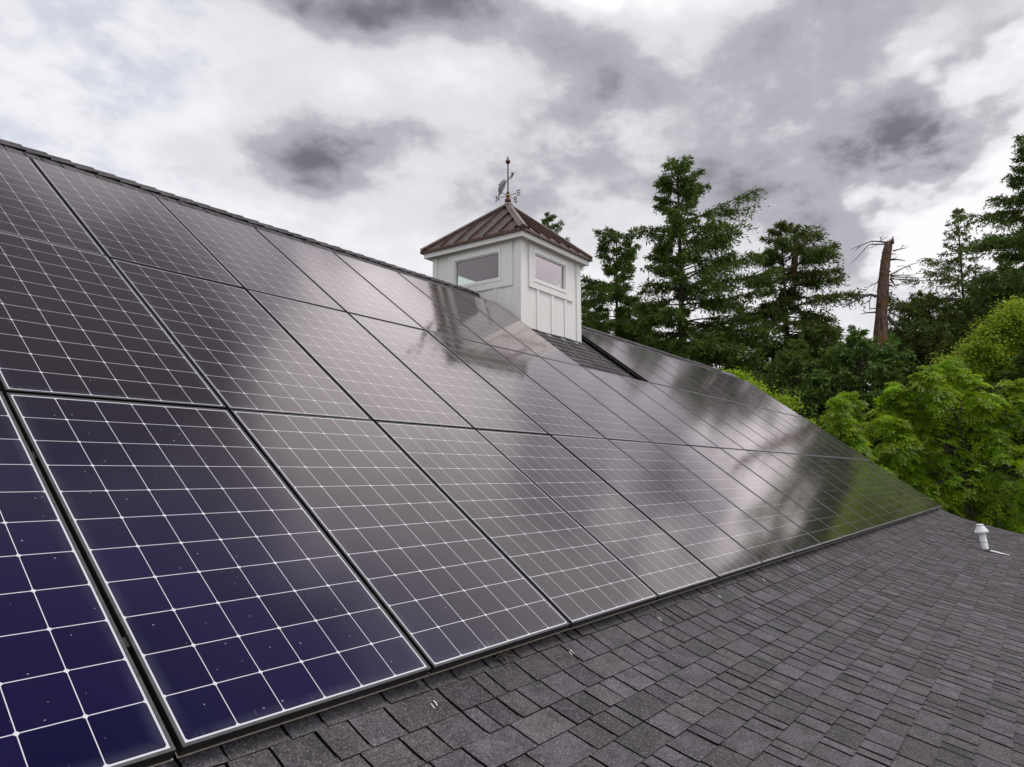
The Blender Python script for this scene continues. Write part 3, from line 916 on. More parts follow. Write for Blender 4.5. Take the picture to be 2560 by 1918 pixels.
for k in range(4):                            # hip caps
    a = cor[k]
    n1 = (cor[(k + 1) % 4] - a).cross(apx - a).normalized()
    n0 = (a - cor[k - 1]).cross(apx - a).normalized()
    if n1.z < 0: n1 = -n1
    if n0.z < 0: n0 = -n0
    h = (apx - a).normalized()
    d1 = n1.cross(h).normalized(); d0 = h.cross(n0).normalized()
    if d1.dot(cor[(k + 1) % 4] - a) < 0: d1 = -d1
    if d0.dot(cor[k - 1] - a) < 0: d0 = -d0
    mid_n = (n0 + n1).normalized()
    mbs = MB()
    p0 = a + h * 0.015; p1 = apx
    top0, top1 = p0 + mid_n * 0.046, p1 + mid_n * 0.046
    wv = 0.062
    L0, L1 = p0 + d0 * wv + n0 * 0.038, p1 + d0 * wv * 0.8 + n0 * 0.038
    R0, R1 = p0 + d1 * wv + n1 * 0.038, p1 + d1 * wv * 0.8 + n1 * 0.038
    mbs.face([L0, top0, top1, L1]); mbs.face([top0, R0, R1, top1])
    mbs.face([L0, L1, L1 - n0 * 0.036, L0 - n0 * 0.036]); mbs.face([R1, R0, R0 - n1 * 0.036, R1 - n1 * 0.036])
    mbs.face([L0 - n0 * 0.036, p0, top0, L0]); mbs.face([p0, R0 - n1 * 0.036, R0, top0])
    cb(mbs, "hip_cap", m_hip)
mb = MB(); mb.lathe([(0.105, -0.062), (0.098, -0.02), (0.055, 0.022), (0.022, 0.04)], (CMX, CMY, ZA + 0.02), 4)
cb(mb, "apex_cap", m_hip)
# flashing at the foot of the front wall
mb = MB()
for q in range(12):
    a0 = q * (CX1 - CX0) / 12; a1 = a0 + (CX1 - CX0) / 12 + 0.004
    hh = rng.uniform(0.012, 0.022)
    yb = CY0 - 0.028
    mb.box((CX0 + a0, yb - 0.004, roof_z(yb) + 0.002), (CX0 + a1 - 0.006, yb, roof_z(yb) + hh + 0.016))
cb(mb, "base_flashing", m_flash)
mb = MB()
for px in (8.95, 9.35, 9.75):
    y0 = CY0 - 0.03; y1 = CY0 - 0.085
    mb.face([(px, y1, roof_z(y1) + 0.018), (px + 0.11, y1, roof_z(y1) + 0.018), (px + 0.11, y0, roof_z(y0) + 0.018), (px, y0, roof_z(y0) + 0.018)])
cb(mb, "step_flashing", m_alum)

# ------------------------------------------------------------------ weathervane
VX, VY, VZ = CMX, CMY, ZA + 0.04
wv_ = empty("weathervane", (VX, VY, VZ))
tag(wv_, "weathervane with an arrow and compass letters on copper balls atop the cupola", "weathervane")
def wb(mb, name, mat, parent=None, **k):
    return mb.build(name, mat, parent or wv_, **k)
def sphere_prof(r, n=12): return [(max(1e-4, r * math.sin(math.pi * i / n)), -r * math.cos(math.pi * i / n)) for i in range(n + 1)]
mb = MB(); mb.lathe([(0.011, -0.05), (0.011, 0.80)], n=12); wb(mb, "rod", m_iron, smooth=True)
mb = MB(); mb.lathe(sphere_prof(0.054), (0, 0, 5.262 - VZ), 24); wb(mb, "lower_ball", m_copper, smooth=True)
mb = MB(); mb.lathe(sphere_prof(0.027), (0, 0, 5.398 - VZ), 20); wb(mb, "spacer_ball", m_iron, smooth=True)
mb = MB(); mb.lathe(sphere_prof(0.041), (0, 0, 5.945 - VZ), 24); wb(mb, "upper_ball", m_copper, smooth=True)
mb = MB(); mb.lathe([(0.006, 0), (0.010, 0.012), (0.014, 0.028), (0.012, 0.042), (0.001, 0.05)], (0, 0, 5.984 - VZ), 14); wb(mb, "finial", m_iron, smooth=True)
hz = 5.352 - VZ
mb = MB(); mb.lathe([(0.001, -0.032), (0.030, -0.024), (0.034, 0.0), (0.030, 0.020), (0.001, 0.03)], (0, 0, hz), 16); wb(mb, "hub", m_brass, smooth=True)
AL = 0.20
LH = 0.085
def strokes(ch):
    t = 0.16
    if ch == 'N': return [((-.32, 0), (-.32, 1)), ((.32, 0), (.32, 1)), ((-.32, 1), (.32, 0)), ((-.46, 0), (-.18, 0)), ((-.46, 1), (-.25, 1)), ((.18, 1), (.46, 1))]
    if ch == 'E': return [((-.3, 0), (-.3, 1)), ((-.42, 1), (.36, 1)), ((-.42, 0), (.38, 0)), ((-.3, .5), (.18, .5)), ((.36, 1), (.36, .78)), ((.38, 0), (.38, .24)), ((.18, .38), (.18, .62))]
    if ch == 'S': 
        pts = [(.34, .72), (.33, .95), (.18, 1.0), (-.12, 1.0), (-.32, .9), (-.36, .72), (-.25, .58), (.2, .44), (.34, .3), (.32, .12), (.12, 0), (-.15, 0), (-.34, .06), (-.36, .3)]
        return list(zip(pts, pts[1:]))
    if ch == 'W': return [((-.5, 1), (-.28, 0)), ((-.28, 0), (0, .8)), ((0, .8), (.28, 0)), ((.28, 0), (.5, 1)), ((-.62, 1), (-.36, 1)), ((.36, 1), (.62, 1))]
for ch, ad, td in (('N', (0, 1), (0, -1)), ('S', (0, -1), (0, -1)), ('E', (1, 0), (1, 0)), ('W', (-1, 0), (1, 0))):
    mb = MB(); mb.tube([(ad[0] * 0.02, ad[1] * 0.02, hz), (ad[0] * (AL - 0.02), ad[1] * (AL - 0.02), hz)], [0.0065, 0.0055], 8)
    arm = wb(mb, "compass_arm", m_brass)
    mb = MB()
    cxy = (ad[0] * (AL + 0.018), ad[1] * (AL + 0.018))
    nx, ny = -td[1], td[0]
    for (a0, b0), (a1, b1) in strokes(ch):
        P0 = Vector((cxy[0] + td[0] * a0 * LH, cxy[1] + td[1] * a0 * LH, hz + (b0 - 0.5) * LH))
        P1 = Vector((cxy[0] + td[0] * a1 * LH, cxy[1] + td[1] * a1 * LH, hz + (b1 - 0.5) * LH))
        d = (P1 - P0).normalized(); P0 -= d * 0.004; P1 += d * 0.004
        n_ = Vector((nx, ny, 0)); s_ = d.cross(n_).normalized() * 0.0055; n2 = n_ * 0.004
        V8 = [P0 - s_ - n2, P0 + s_ - n2, P0 + s_ + n2, P0 - s_ + n2, P1 - s_ - n2, P1 + s_ - n2, P1 + s_ + n2, P1 - s_ + n2]
        i = len(mb.v); mb.v.extend(tuple(v) for v in V8)
        for q in ((3, 2, 1, 0), (4, 5, 6, 7), (0, 1, 5, 4), (1, 2, 6, 5), (2, 3, 7, 6), (3, 0, 4, 7)):
            mb.f.append(tuple(i + k for k in q)); mb.mi.append(0); mb.c.append(None)
    wb(mb, "compass_letter", m_iron, arm)
# arrow
az_ = 5.63 - VZ
fw = Vector((0.8071, 0.5903, 0)); rt = Vector((0.5903, -0.8071, 0))
tip = rt * 0.105 - fw * 0.29; tail = -rt * 0.150 + fw * 0.41
ad = (tip - tail).normalized()
mb = MB(); mb.tube([tail + Vector((0, 0, az_)), tip * 0.93 + Vector((0, 0, az_))], [0.0085, 0.0075], 8)
arrow = wb(mb, "arrow_shaft", m_iron)
fr = lambda a, b, t: tip * 0 + ad * a + Vector((0, 0, az_ + b)) + ad.cross(Vector((0, 0, 1))) * t
tl = tip.length
mb = MB(); mb.prism([(tl, 0), (tl - 0.16, 0.062), (tl - 0.11, 0.0), (tl - 0.16, -0.062)], -0.003, 0.003, fr); wb(mb, "arrow_head", m_iron, arrow, fixn=True)
sl = -tail.length
mb = MB(); mb.prism([(sl + 0.34, 0), (sl + 0.25, 0.085), (sl - 0.06, 0.105), (sl + 0.02, 0.0), (sl - 0.06, -0.105), (sl + 0.25, -0.085)], -0.003, 0.003, fr); wb(mb, "tail_plate", m_zinc, arrow, fixn=True)

# ------------------------------------------------------------------ trees
RT = np.array([0.5903, -0.8071])
def unit(v): return v / np.maximum(1e-9, np.linalg.norm(v, axis=-1, keepdims=True))

def sprays(R, P, D, ln, wd):
    """needle sprays: thin kites starting at P along D"""
    n = len(P)
    D = unit(D)
    rv = unit(R.normal(size=(n, 3)) + np.array([0, 0, 0.35]))
    Sd = unit(np.cross(D, rv))
    ln = ln[:, None]; wd = wd[:, None]
    mid = P + D * ln * 0.45
    V = np.stack([P, mid + Sd * wd * 0.5, P + D * ln, mid - Sd * wd * 0.5], 1)
    return V

EYE = Vector((-0.12421613, -1.96415445, 0.75261292))
def stand(root, x, y, base_z, far):
    root.location = EYE + (Vector((x, y, base_z)) - EYE) * far
    root.scale = (far, far, far)

def conifer(name, x, y, prof, label, seed, mat=None, dens=1.0, gap=0.0, trunk_r=0.28, lean=(0, 0), droop=0.25, zlow=None, size=1.0, top=None, group="conifers behind the house", bark=None, tufts=1.0, base_z=None, far=2.0):
    R = np.random.default_rng(seed)
    # proportions are set for a nearer stand, then the tree is grown to its real size and distance
    base_z = (gz - EYE.z) / far + EYE.z
    zs = np.array([p[0] for p in prof])[::-1]; ls = np.array([p[1] for p in prof])[::-1]; rs = np.array([p[2] for p in prof])[::-1]
    ztop = zs[-1]; zb = zlow if zlow is not None else zs[0] - 0.5
    root = empty(name, (x, y, base_z))
    tag(root, label, "tree", group)
    H = ztop - base_z
    tt = top if top is not None else ztop
    # trunk
    mb = MB()
    nk = 14
    pts, rr_ = [], []
    for k in range(nk + 1):
        t = k / nk
        z = (tt - base_z) * t
        pts.append((lean[0] * t * t + 0.12 * math.sin(3.1 * t + seed), lean[1] * t * t + 0.12 * math.cos(2.3 * t + seed), z))
        rr_.append(max(0.02, trunk_r * (1 - 0.93 * (z / H) ** 0.9)))
    mb.tube(pts, rr_, 9)
    pa = np.array(pts)
    def axis(z): 
        zz = z - base_z
        return np.array([np.interp(zz, pa[:, 2], pa[:, 0]), np.interp(zz, pa[:, 2], pa[:, 1])])
    SP, TN = [], []
    z = ztop - 0.05
    ga = R.uniform(0, 6.28)
    while z > zb:
        nb = 2 if z > ztop - 1.0 else 3
        for _ in range(nb):
            ga += 2.399 + R.normal() * 0.5
            zz = min(z + R.normal() * 0.1, ztop - 0.12)
            e = np.array([math.cos(ga), math.sin(ga)])
            side = float(e @ RT)
            rl, rrr = np.interp(zz, zs, ls), np.interp(zz, zs, rs)
            rad_ = 1.0 * rl + 1.0 * (rrr - rl) * (0.5 + 0.5 * side)
            if R.random() < gap: continue
            L = rad_ * R.choice((0.5, 0.75, 0.95, 1.08, 1.28)) * R.uniform(0.92, 1.08)
            if L < 0.12: L = 0.12
            tz = (zz - zb) / max(0.1, ztop - zb)
            el = 0.55 * tz ** 1.5 + 0.08 + R.normal() * 0.12          # upswept near the top
            sag = droop * (1 - 0.6 * tz) * R.uniform(0.6, 1.4)
            ax2 = axis(zz)
            o3 = np.array([ax2[0], ax2[1], zz - base_z])
            e3 = np.array([e[0], e[1], 0.0])
            def bp(t):
                t = np.asarray(t)[..., None]
                return o3 + e3 * L * t * math.cos(el) + np.array([0, 0, 1.0]) * (L * t * math.sin(el) - sag * L * t * t + 0.10 * L * np.clip(t - 0.75, 0, 1) * 2)
            ts = np.linspace(0, 1, 5)
            bpts = bp(ts)
            if L > 0.5:
                br = min(0.05, 0.012 + L * 0.011)
                mb.tube([tuple(p) for p in bpts], [br, br * 0.8, br * 0.6, br * 0.4, 0.004], 4, cap=False)
            # branchlets
            nbl = max(5, int((L * 15 + 2) * dens * (1.55 - 0.75 * np.clip((zz - zb) / max(0.1, ztop - zb), 0, 1))))
            tb = R.uniform(0.22 if L > 0.8 else 0.05, 1.0, nbl) ** 0.8
            P0 = bp(tb)
            perp = np.array([-e[1], e[0], 0.0])
            sg = np.where(R.random(nbl) < 0.5, -1.0, 1.0)
            Dl = unit(perp * sg[:, None] * R.uniform(0.4, 1.0, nbl)[:, None] + e3 * R.uniform(0.35, 1.0, nbl)[:, None] + np.array([0, 0, 1.0]) * (R.normal(-0.18, 0.28, nbl))[:, None])
            ll = np.clip(L * 0.36 * (1.15 - 0.6 * tb), 0.14, 0.85) * R.uniform(0.5, 1.25, nbl)
            ns = int(12 * tufts)
            tsv = np.tile(np.linspace(0.05, 1.0, ns), (nbl, 1)) + R.normal(size=(nbl, ns)) * 0.05
            Pq = P0[:, None, :] + Dl[:, None, :] * (ll[:, None] * tsv)[..., None]
            Pq[..., 2] -= (ll[:, None] * tsv ** 2) * 0.22 * R.uniform(0.3, 1.6, (nbl, 1))
            Pq += R.normal(size=Pq.shape) * 0.028
            Dq = Dl[:, None, :] * 0.7 + R.normal(size=Pq.shape) * 0.55 + np.array([0, 0, -0.12])
            m = nbl * ns
            ln = R.uniform(0.13, 0.29, m) * size; wdv = ln * R.uniform(0.20, 0.33, m)
            SP.append(sprays(R, Pq.reshape(-1, 3), Dq.reshape(-1, 3), ln, wdv))
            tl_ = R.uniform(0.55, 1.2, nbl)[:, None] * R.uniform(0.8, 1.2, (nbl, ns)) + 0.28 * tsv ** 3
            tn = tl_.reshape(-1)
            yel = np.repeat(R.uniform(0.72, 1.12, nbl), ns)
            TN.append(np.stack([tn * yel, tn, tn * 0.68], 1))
        z -= R.uniform(0.13, 0.33) * (1.0 if H > 12 else 0.8)
    mb.build("trunk", bark or m_bark, root)
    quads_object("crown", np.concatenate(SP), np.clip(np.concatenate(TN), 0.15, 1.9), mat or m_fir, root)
    stand(root, x, y, base_z, far)
    return root

conifer("fir_tree", 47.20, 28.95, [(21.77, 0.06, 0.06), (20.65, 0.58, 0.8), (19.38, 1.12, 1.45), (16.83, 1.93, 1.93), (13.0, 2.57, 2.57), (9.82, 2.89, 2.89)],
        "distant fir whose pointed tip just clears the cupola roof", 3, dens=0.9)
conifer("fir_tree", 36.50, 17.25, [(14.82, 0.47, 0.33), (14.29, 1.67, 1.02), (13.73, 0.84, 1.21), (13.09, 0.84, 1.16), (12.16, 1.12, 0.98), (11.59, 2.14, 1.4), (10.55, 2.33, 1.98), (9.63, 2.33, 2.33), (7.32, 2.21, 2.21)],
        "flat topped fir with an arching top bough, directly right of the cupola", 5, gap=0.05, dens=1.3)
conifer("fir_tree", 34.71, 12.70, [(17.13, 0.63, 0.21), (16.3, 1.39, 1.01), (15.84, 1.26, 2.36), (15.05, 1.09, 2.1), (14.42, 1.79, 1.3), (13.79, 2.23, 3.16), (12.96, 1.73, 3.16), (11.91, 1.35, 3.68), (10.87, 1.3, 3.89), (9.83, 1.64, 3.89), (8.78, 1.85, 3.79), (6.69, 1.79, 3.47), (4.6, 1.68, 2.95)],
        "tallest dark fir with several leaders, two trees right of the cupola", 7, gap=0.1, trunk_r=0.36)
t3 = conifer("fir_tree", 40.30, 8.89, [(14.74, 0.09, 0.13), (14.04, 0.66, 0.84), (13.6, 1.06, 2.04), (12.72, 1.37, 2.61), (11.62, 1.55, 3.21), (10.96, 1.68, 2.22), (10.08, 1.82, 2.7), (9.21, 1.95, 3.1), (8.11, 1.88, 2.7), (5.91, 1.77, 2.44)],
        "drooping fir with a broken brown stub at its top, left of the dead snag", 9, droop=0.5, gap=0.03, mat=m_fir2, dens=1.3)
mb = MB()
sx, sy = (0.62, -0.62)
dz_ = -5.6 - ((gz - EYE.z) / 2.0 + EYE.z)
mb.tube([(sx * 0.6, sy * 0.6, 17.2 + dz_), (sx * 0.9, sy * 0.9, 18.9 + dz_), (sx, sy, 19.95 + dz_)], [0.19, 0.17, 0.145], 10)
mb.tube([(sx, sy, 19.5 + dz_), (sx + 0.5, sy - 0.6, 19.3 + dz_), (sx + 1.0, sy - 1.35, 18.2 + dz_)], [0.06, 0.05, 0.03], 7)
mb.build("broken_top", m_snag, t3)
conifer("fir_tree", 52.93, 1.43, [(17.68, 0.08, 0.08), (16.54, 0.51, 0.61), (15.53, 1.02, 0.87), (14.27, 1.78, 1.15), (13.0, 2.45, 1.53), (11.49, 3.18, 2.04), (9.21, 3.82, 2.34), (6.69, 3.57, 2.55)],
        "thin pointed fir with sky showing through its sparse crown, right of the snag", 13, gap=0.15, dens=0.55, trunk_r=0.26, mat=m_fir2)
conifer("fir_tree", 45.81, -2.88, [(19.44, 0.08, 0.08), (18.6, 0.59, 0.59), (17.56, 1.05, 0.95), (16.72, 1.56, 1.26), (15.99, 1.68, 1.47), (15.36, 1.22, 1.47), (14.88, 2.27, 1.89), (13.59, 3.16, 2.31), (12.55, 2.9, 2.74), (10.88, 3.41, 2.95), (8.79, 3.75, 3.16), (5.65, 3.58, 3.16)],
        "tall dense fir at the right edge of the photo, cut by the frame", 15, droop=0.35)
conifer("fir_tree", 33.62, 4.00, [(6.93, 0.07, 0.07), (6.28, 0.58, 0.62), (5.6, 1.2, 1.37), (4.58, 1.89, 1.97), (3.56, 2.4, 2.4), (2.19, 2.75, 2.75)],
        "young blue green fir in front of the foot of the dead snag", 17, far=2.0, mat=m_fir3, zlow=-1.5)
conifer("fir_tree", 64.34, 10.20, [(13.04, 0.07, 0.07), (12.11, 0.33, 0.33), (10.8, 0.8, 0.8), (9.15, 1.2, 1.2)],
        "tiny far fir tip in the gap just left of the snag", 19, mat=m_fir3, dens=1.2)
conifer("fir_tree", 34.93, 10.46, [(7.67, 0.06, 0.06), (6.97, 1.0, 0.8), (5.99, 1.89, 1.59), (4.4, 2.39, 2.19), (2.42, 2.59, 2.59)],
        "low dark fir rising behind the far end of the ridge", 21, dens=1.45, far=2.0, zlow=-1)
conifer("fir_tree", 46.17, 8.29, [(10.17, 0.1, 0.07), (9.33, 0.83, 0.68), (8.12, 1.71, 1.46), (6.42, 2.44, 2.31), (4.01, 2.92, 2.92)],
        "green fir below the gap between the drooping fir and the snag", 23, dens=1.45, mat=m_fir3, zlow=0)
conifer("fir_tree", 44.22, 2.51, [(10.39, 0.22, 0.17), (9.75, 1.3, 0.86), (9.0, 2.16, 1.73), (7.71, 2.59, 2.38), (6.0, 2.81, 2.59), (3.64, 2.81, 2.81)],
        "mossy olive fir touching the right side of the dead snag", 25, dens=1.45, mat=m_fir2, zlow=-1)
conifer("fir_tree", 49.75, -0.34, [(12.2, 0.13, 0.13), (11.0, 1.4, 1.4), (9.63, 2.3, 2.3), (7.8, 3.0, 3.0), (5.0, 3.3, 3.3)],
        "dark fir above the bright broadleaf tree, near the right edge", 27, far=2.0, zlow=-1)
conifer("fir_tree", 43.08, 19.10, [(11.68, 0.11, 0.11), (10.63, 1.06, 1.06), (9.31, 1.86, 1.86), (7.73, 2.39, 2.39)],
        "fir filling the gap between the flat topped fir and the tallest fir", 29, dens=1.45)
conifer("fir_tree", 42.73, 22.86, [(12.83, 0.11, 0.11), (11.59, 1.25, 1.25), (9.94, 1.94, 1.94), (8.02, 2.22, 2.22)],
        "fir half hidden behind the right wall of the cupola", 31, dens=1.45)
conifer("fir_tree", 32.90, 6.60, [(6.64, 0.07, 0.07), (5.93, 0.71, 0.8), (5.05, 1.42, 1.59), (4.0, 1.95, 1.95), (2.24, 2.3, 2.3)],
        "low dark fir below the drooping fir, left of the young blue green fir", 33, far=2.0, zlow=-2)
conifer("fir_tree", 33.49, 2.65, [(5.45, 0.07, 0.07), (4.79, 0.75, 0.75), (3.8, 1.5, 1.5), (2.15, 1.99, 1.99), (0.5, 2.16, 2.16)],
        "low fir behind the upright shoots of the bright compound leaved tree", 35, far=2.0, zlow=-2)

conifer("fir_tree", 49.09, 4.20, [(10.29, 0.1, 0.1), (9.57, 0.73, 0.83), (8.6, 1.46, 1.61), (7.15, 2.07, 2.19), (5.22, 2.44, 2.44)],
        "low dense fir hugging the right foot of the dead snag", 61, dens=1.3, zlow=0)
conifer("fir_tree", 48.63, 10.16, [(9.78, 0.08, 0.08), (8.88, 0.94, 0.94), (7.59, 1.82, 1.82), (5.78, 2.6, 2.6)],
        "low pointed fir showing behind the right skirt of the drooping fir", 63, dens=1.3, zlow=1, mat=m_fir3)
conifer("fir_tree", 57.2, -0.88, [(15.4, 0.11, 0.11), (14.2, 0.95, 1.1), (12.6, 1.7, 2.0), (10.1, 2.4, 2.7), (7.47, 3.0, 3.19)],
        "fir filling the space between the thin pointed fir and the right edge fir", 65, dens=1.1)

conifer("fir_tree", 36.0, -2.2, [(6.2, 0.1, 0.1), (5.2, 1.0, 1.0), (4.0, 1.8, 1.8), (2.4, 2.4, 2.4), (0.6, 2.8, 2.8)],
        "low dark fir in the gaps behind the bright compound leaved tree, right edge", 67, dens=1.3, zlow=-2)

# dead snag
snag = empty("dead_tree", (39.13, 4.90, (gz - EYE.z) / 2.0 + EYE.z))
tag(snag, "leaning dead tree trunk with a snapped top and bare grey branches", "tree")
K = 0.00361
RT3 = Vector((0.5903, -0.8071, 0)); FW3 = Vector((0.8071, 0.5903, 0))
SB = Vector((39.13, 4.34, 7.77))
def sp_(a, b, d=0.0):
    p = SB + RT3 * ((a - 701 + (1491 - b) * 0.063) * K) + Vector((0, 0, (1491 - b) * K)) + FW3 * d
    return p - Vector((39.13, 4.90, (gz - EYE.z) / 2.0 + EYE.z))
mb = MB()
ctr = [(745, 5200, 175), (760, 2600, 125), (785, 1500, 100), (790, 1390, 92), (795, 1250, 85), (803, 1100, 84), (813, 950, 83), (820, 800, 80), (832, 650, 74), (850, 500, 68), (872, 350, 66), (890, 260, 60), (905, 215, 52)]
bb = np.linspace(1500, 215, 90)
cb_ = [c[1] for c in ctr][::-1]
ca_ = np.interp(bb, cb_, [c[0] for c in ctr][::-1]); cr_ = np.interp(bb, cb_, [c[2] for c in ctr][::-1])
jr = random.Random(8)
ln_ = [(760, 3600, 135), (772, 2500, 118)] + [(a, b, r * 0.88) for a, b, r in zip(ca_, bb, cr_)]
i0 = len(mb.v)
mb.tube([sp_(a, b) for a, b, r in ln_], [r * K for a, b, r in ln_], 26)
ridge_ = [jr.uniform(-1, 1) for _ in range(26)]
for q in range(2, len(ln_)):                     # furrowed bark plates
    cc = sp_(ln_[q][0], ln_[q][1])
    for j in range(26):
        if jr.random() < 0.22: ridge_[j] = jr.uniform(-1, 1)
        v = Vector(mb.v[i0 + q * 26 + j])
        mb.v[i0 + q * 26 + j] = tuple(cc + (v - cc) * (1 + 0.085 * ridge_[j]))
for q in range(16):                              # snapped stubs
    b = jr.uniform(300, 1350); a = np.interp(b, bb[::-1], ca_[::-1]); r = np.interp(b, bb[::-1], cr_[::-1])
    sd_ = jr.choice((-1, 1)); f_ = jr.uniform(-0.25, -0.05)
    mb.tube([sp_(a + sd_ * r * 0.8, b, f_), sp_(a + sd_ * (r + jr.uniform(15, 45)), b - jr.uniform(-10, 25), f_ * 1.3)], [0.035, 0.012], 5)
rj = random.Random(4)
for q in range(9):                              # splintered top
    an = q / 9 * 6.283
    a_ = 908 + 38 * math.cos(an); d_ = 38 * K * math.sin(an)
    mb.tube([sp_(a_, 235, d_), sp_(a_ + 8, 235 - (25 + (60 if math.cos(an) > 0.2 else 5) + rj.uniform(0, 30)), d_ * 0.8)], [0.075, 0.012], 6)
mb.build("trunk", m_snag, snag, smooth=True)
DB = [
    ([(850, 215), (760, 205), (650, 203), (490, 268), (350, 325)], 13, [[(490, 268), (440, 320), (400, 350)], [(770, 203), (765, 160), (760, 125)], [(775, 195), (820, 165), (868, 132)], [(765, 165), (790, 145), (795, 118)]]),
    ([(850, 240), (740, 240), (640, 240), (590, 275), (500, 390), (385, 505)], 11, [[(640, 240), (700, 215), (650, 185)], [(740, 245), (680, 270), (600, 297)], [(668, 275), (668, 310)]]),
    ([(955, 338), (1050, 315), (1108, 315)], 11, [[(1050, 315), (1080, 272), (1110, 285), (1140, 303)], [(1075, 275), (1078, 262)]]),
    ([(930, 462), (1030, 455), (1150, 468)], 15, [[(960, 445), (1000, 430), (1035, 412)], [(1080, 462), (1100, 450)]]),
    ([(915, 680), (1000, 635), (1080, 592), (1200, 540), (1355, 495)], 11, [[(1150, 562), (1180, 590), (1200, 632)], [(1120, 575), (1140, 615), (1165, 640)], [(1000, 570), (1080, 560), (1140, 580)], [(1170, 555), (1185, 600)]]),
    ([(915, 690), (1080, 688), (1260, 684)], 9, [[(1090, 690), (1100, 640)], [(1080, 688), (1150, 700), (1200, 690)], [(960, 690), (1000, 650), (1030, 640)]]),
    ([(915, 705), (1100, 724), (1350, 738)], 10, [[(1100, 724), (1180, 715), (1240, 722)], [(1180, 732), (1240, 760), (1290, 770)]]),
    ([(915, 738), (1080, 752), (1285, 778)], 9, [[(1080, 752), (1150, 780), (1230, 790)]]),
    ([(918, 740), (970, 795), (1010, 832)], 16, [[(1000, 815), (1100, 800), (1250, 762)], [(1010, 832), (1060, 825)]]),
    ([(905, 825), (980, 840), (1045, 862)], 10, [[(950, 835), (1012, 885)], [(905, 870), (970, 890)]]),
    ([(920, 625), (830, 712), (735, 795), (660, 820), (565, 912)], 10, [[(720, 800), (700, 860), (682, 915)], [(680, 812), (650, 850)], [(830, 712), (850, 780), (840, 820)]]),
    ([(720, 988), (630, 968), (520, 1000), (430, 1050), (330, 1108), (222, 1168)], 21, [[(455, 1000), (380, 1030), (330, 1062), (165, 1122)], [(520, 1000), (420, 1062), (240, 1120), (175, 1130)], [(632, 985), (600, 1080), (605, 1200)], [(325, 1112), (328, 1160), (348, 1200)], [(600, 1060), (530, 1112)]]),
    ([(712, 1215), (600, 1215), (530, 1232)], 13, [[(600, 1215), (560, 1180), (580, 1140)]]),
    ([(715, 1160), (620, 1170)], 10, [[(660, 1165), (620, 1140)]]),
    ([(870, 1270), (930, 1340), (990, 1420), (1080, 1500)], 34, [[(880, 1220), (960, 1250), (1060, 1300)], [(890, 1200), (980, 1150), (1100, 1110)]]),
]
for main, r0, subs in DB:
    mb = MB()
    dd = rj.uniform(-0.3, 0.3)
    n = len(main)
    mb.tube([sp_(a, b, dd * k / n) for k, (a, b) in enumerate(main)], [max(0.010, r0 * K * (1 - 0.75 * k / (n - 1))) for k in range(n)], 7)
    for sb in subs:
        m_ = len(sb)
        mb.tube([sp_(a, b, dd * 0.5 + rj.uniform(-0.05, 0.05)) for a, b in sb], [max(0.008, r0 * 0.45 * K * (1 - 0.6 * k / (m_ - 1))) for k in range(m_)], 5)
    mb.build("dead_branch", m_dead, snag)

stand(snag, 39.13, 4.90, (gz - EYE.z) / 2.0 + EYE.z, 2.0)

# ------------------------------------------------------------------ broadleaf trees
def compound_leaf(R, P, D, L, npair=7):
    """pinnate leaves: one row of leaflets each side of a drooping stalk"""
    n = len(P)
    D = unit(D)
    sd = unit(np.cross(D, np.array([0, 0, 1.0]) + R.normal(size=(n, 3)) * 0.35))
    out_ = []
    for k in range(npair):
        t = 0.22 + 0.78 * k / (npair - 1)
        c = P + D * (L * t)[:, None]
        c[:, 2] -= 0.55 * L * t * t
        fwd = D.copy(); fwd[:, 2] -= 1.1 * t; fwd = unit(fwd)
        for s in (-1, 1):
            d = unit(sd * s + fwd * 0.55 + R.normal(size=(n, 3)) * 0.12 + np.array([0, 0, -0.25]))
            ln = L * 0.36 * (1 - 0.35 * abs(t - 0.55)) * R.uniform(0.85, 1.15, n)
            wv = ln * 0.31
            up = unit(np.cross(d, fwd)); s2 = unit(np.cross(up, d))
            mid = c + d * (ln * 0.45)[:, None]
            out_.append(np.stack([c, mid + s2 * (wv * 0.5)[:, None], c + d * ln[:, None], mid - s2 * (wv * 0.5)[:, None]], 1))
    return np.stack(out_, 1)       # n, leaflets, 4, 3

def limbs(mb, R, tips, base_h, r0, n=26):
    idx = R.choice(len(tips), min(n, len(tips)), replace=False)
    for i in idx:
        tp = tips[i]
        st = np.array([0, 0, base_h + R.uniform(0, 0.5) * max(0.3, tp[2] - base_h)])
        mid = (st + tp) / 2 + np.array([0, 0, 0.12 * np.linalg.norm(tp - st)]) + R.normal(size=3) * 0.08
        mb.tube([tuple(st), tuple(mid), tuple(tp)], [r0, r0 * 0.6, r0 * 0.18], 5, cap=False)

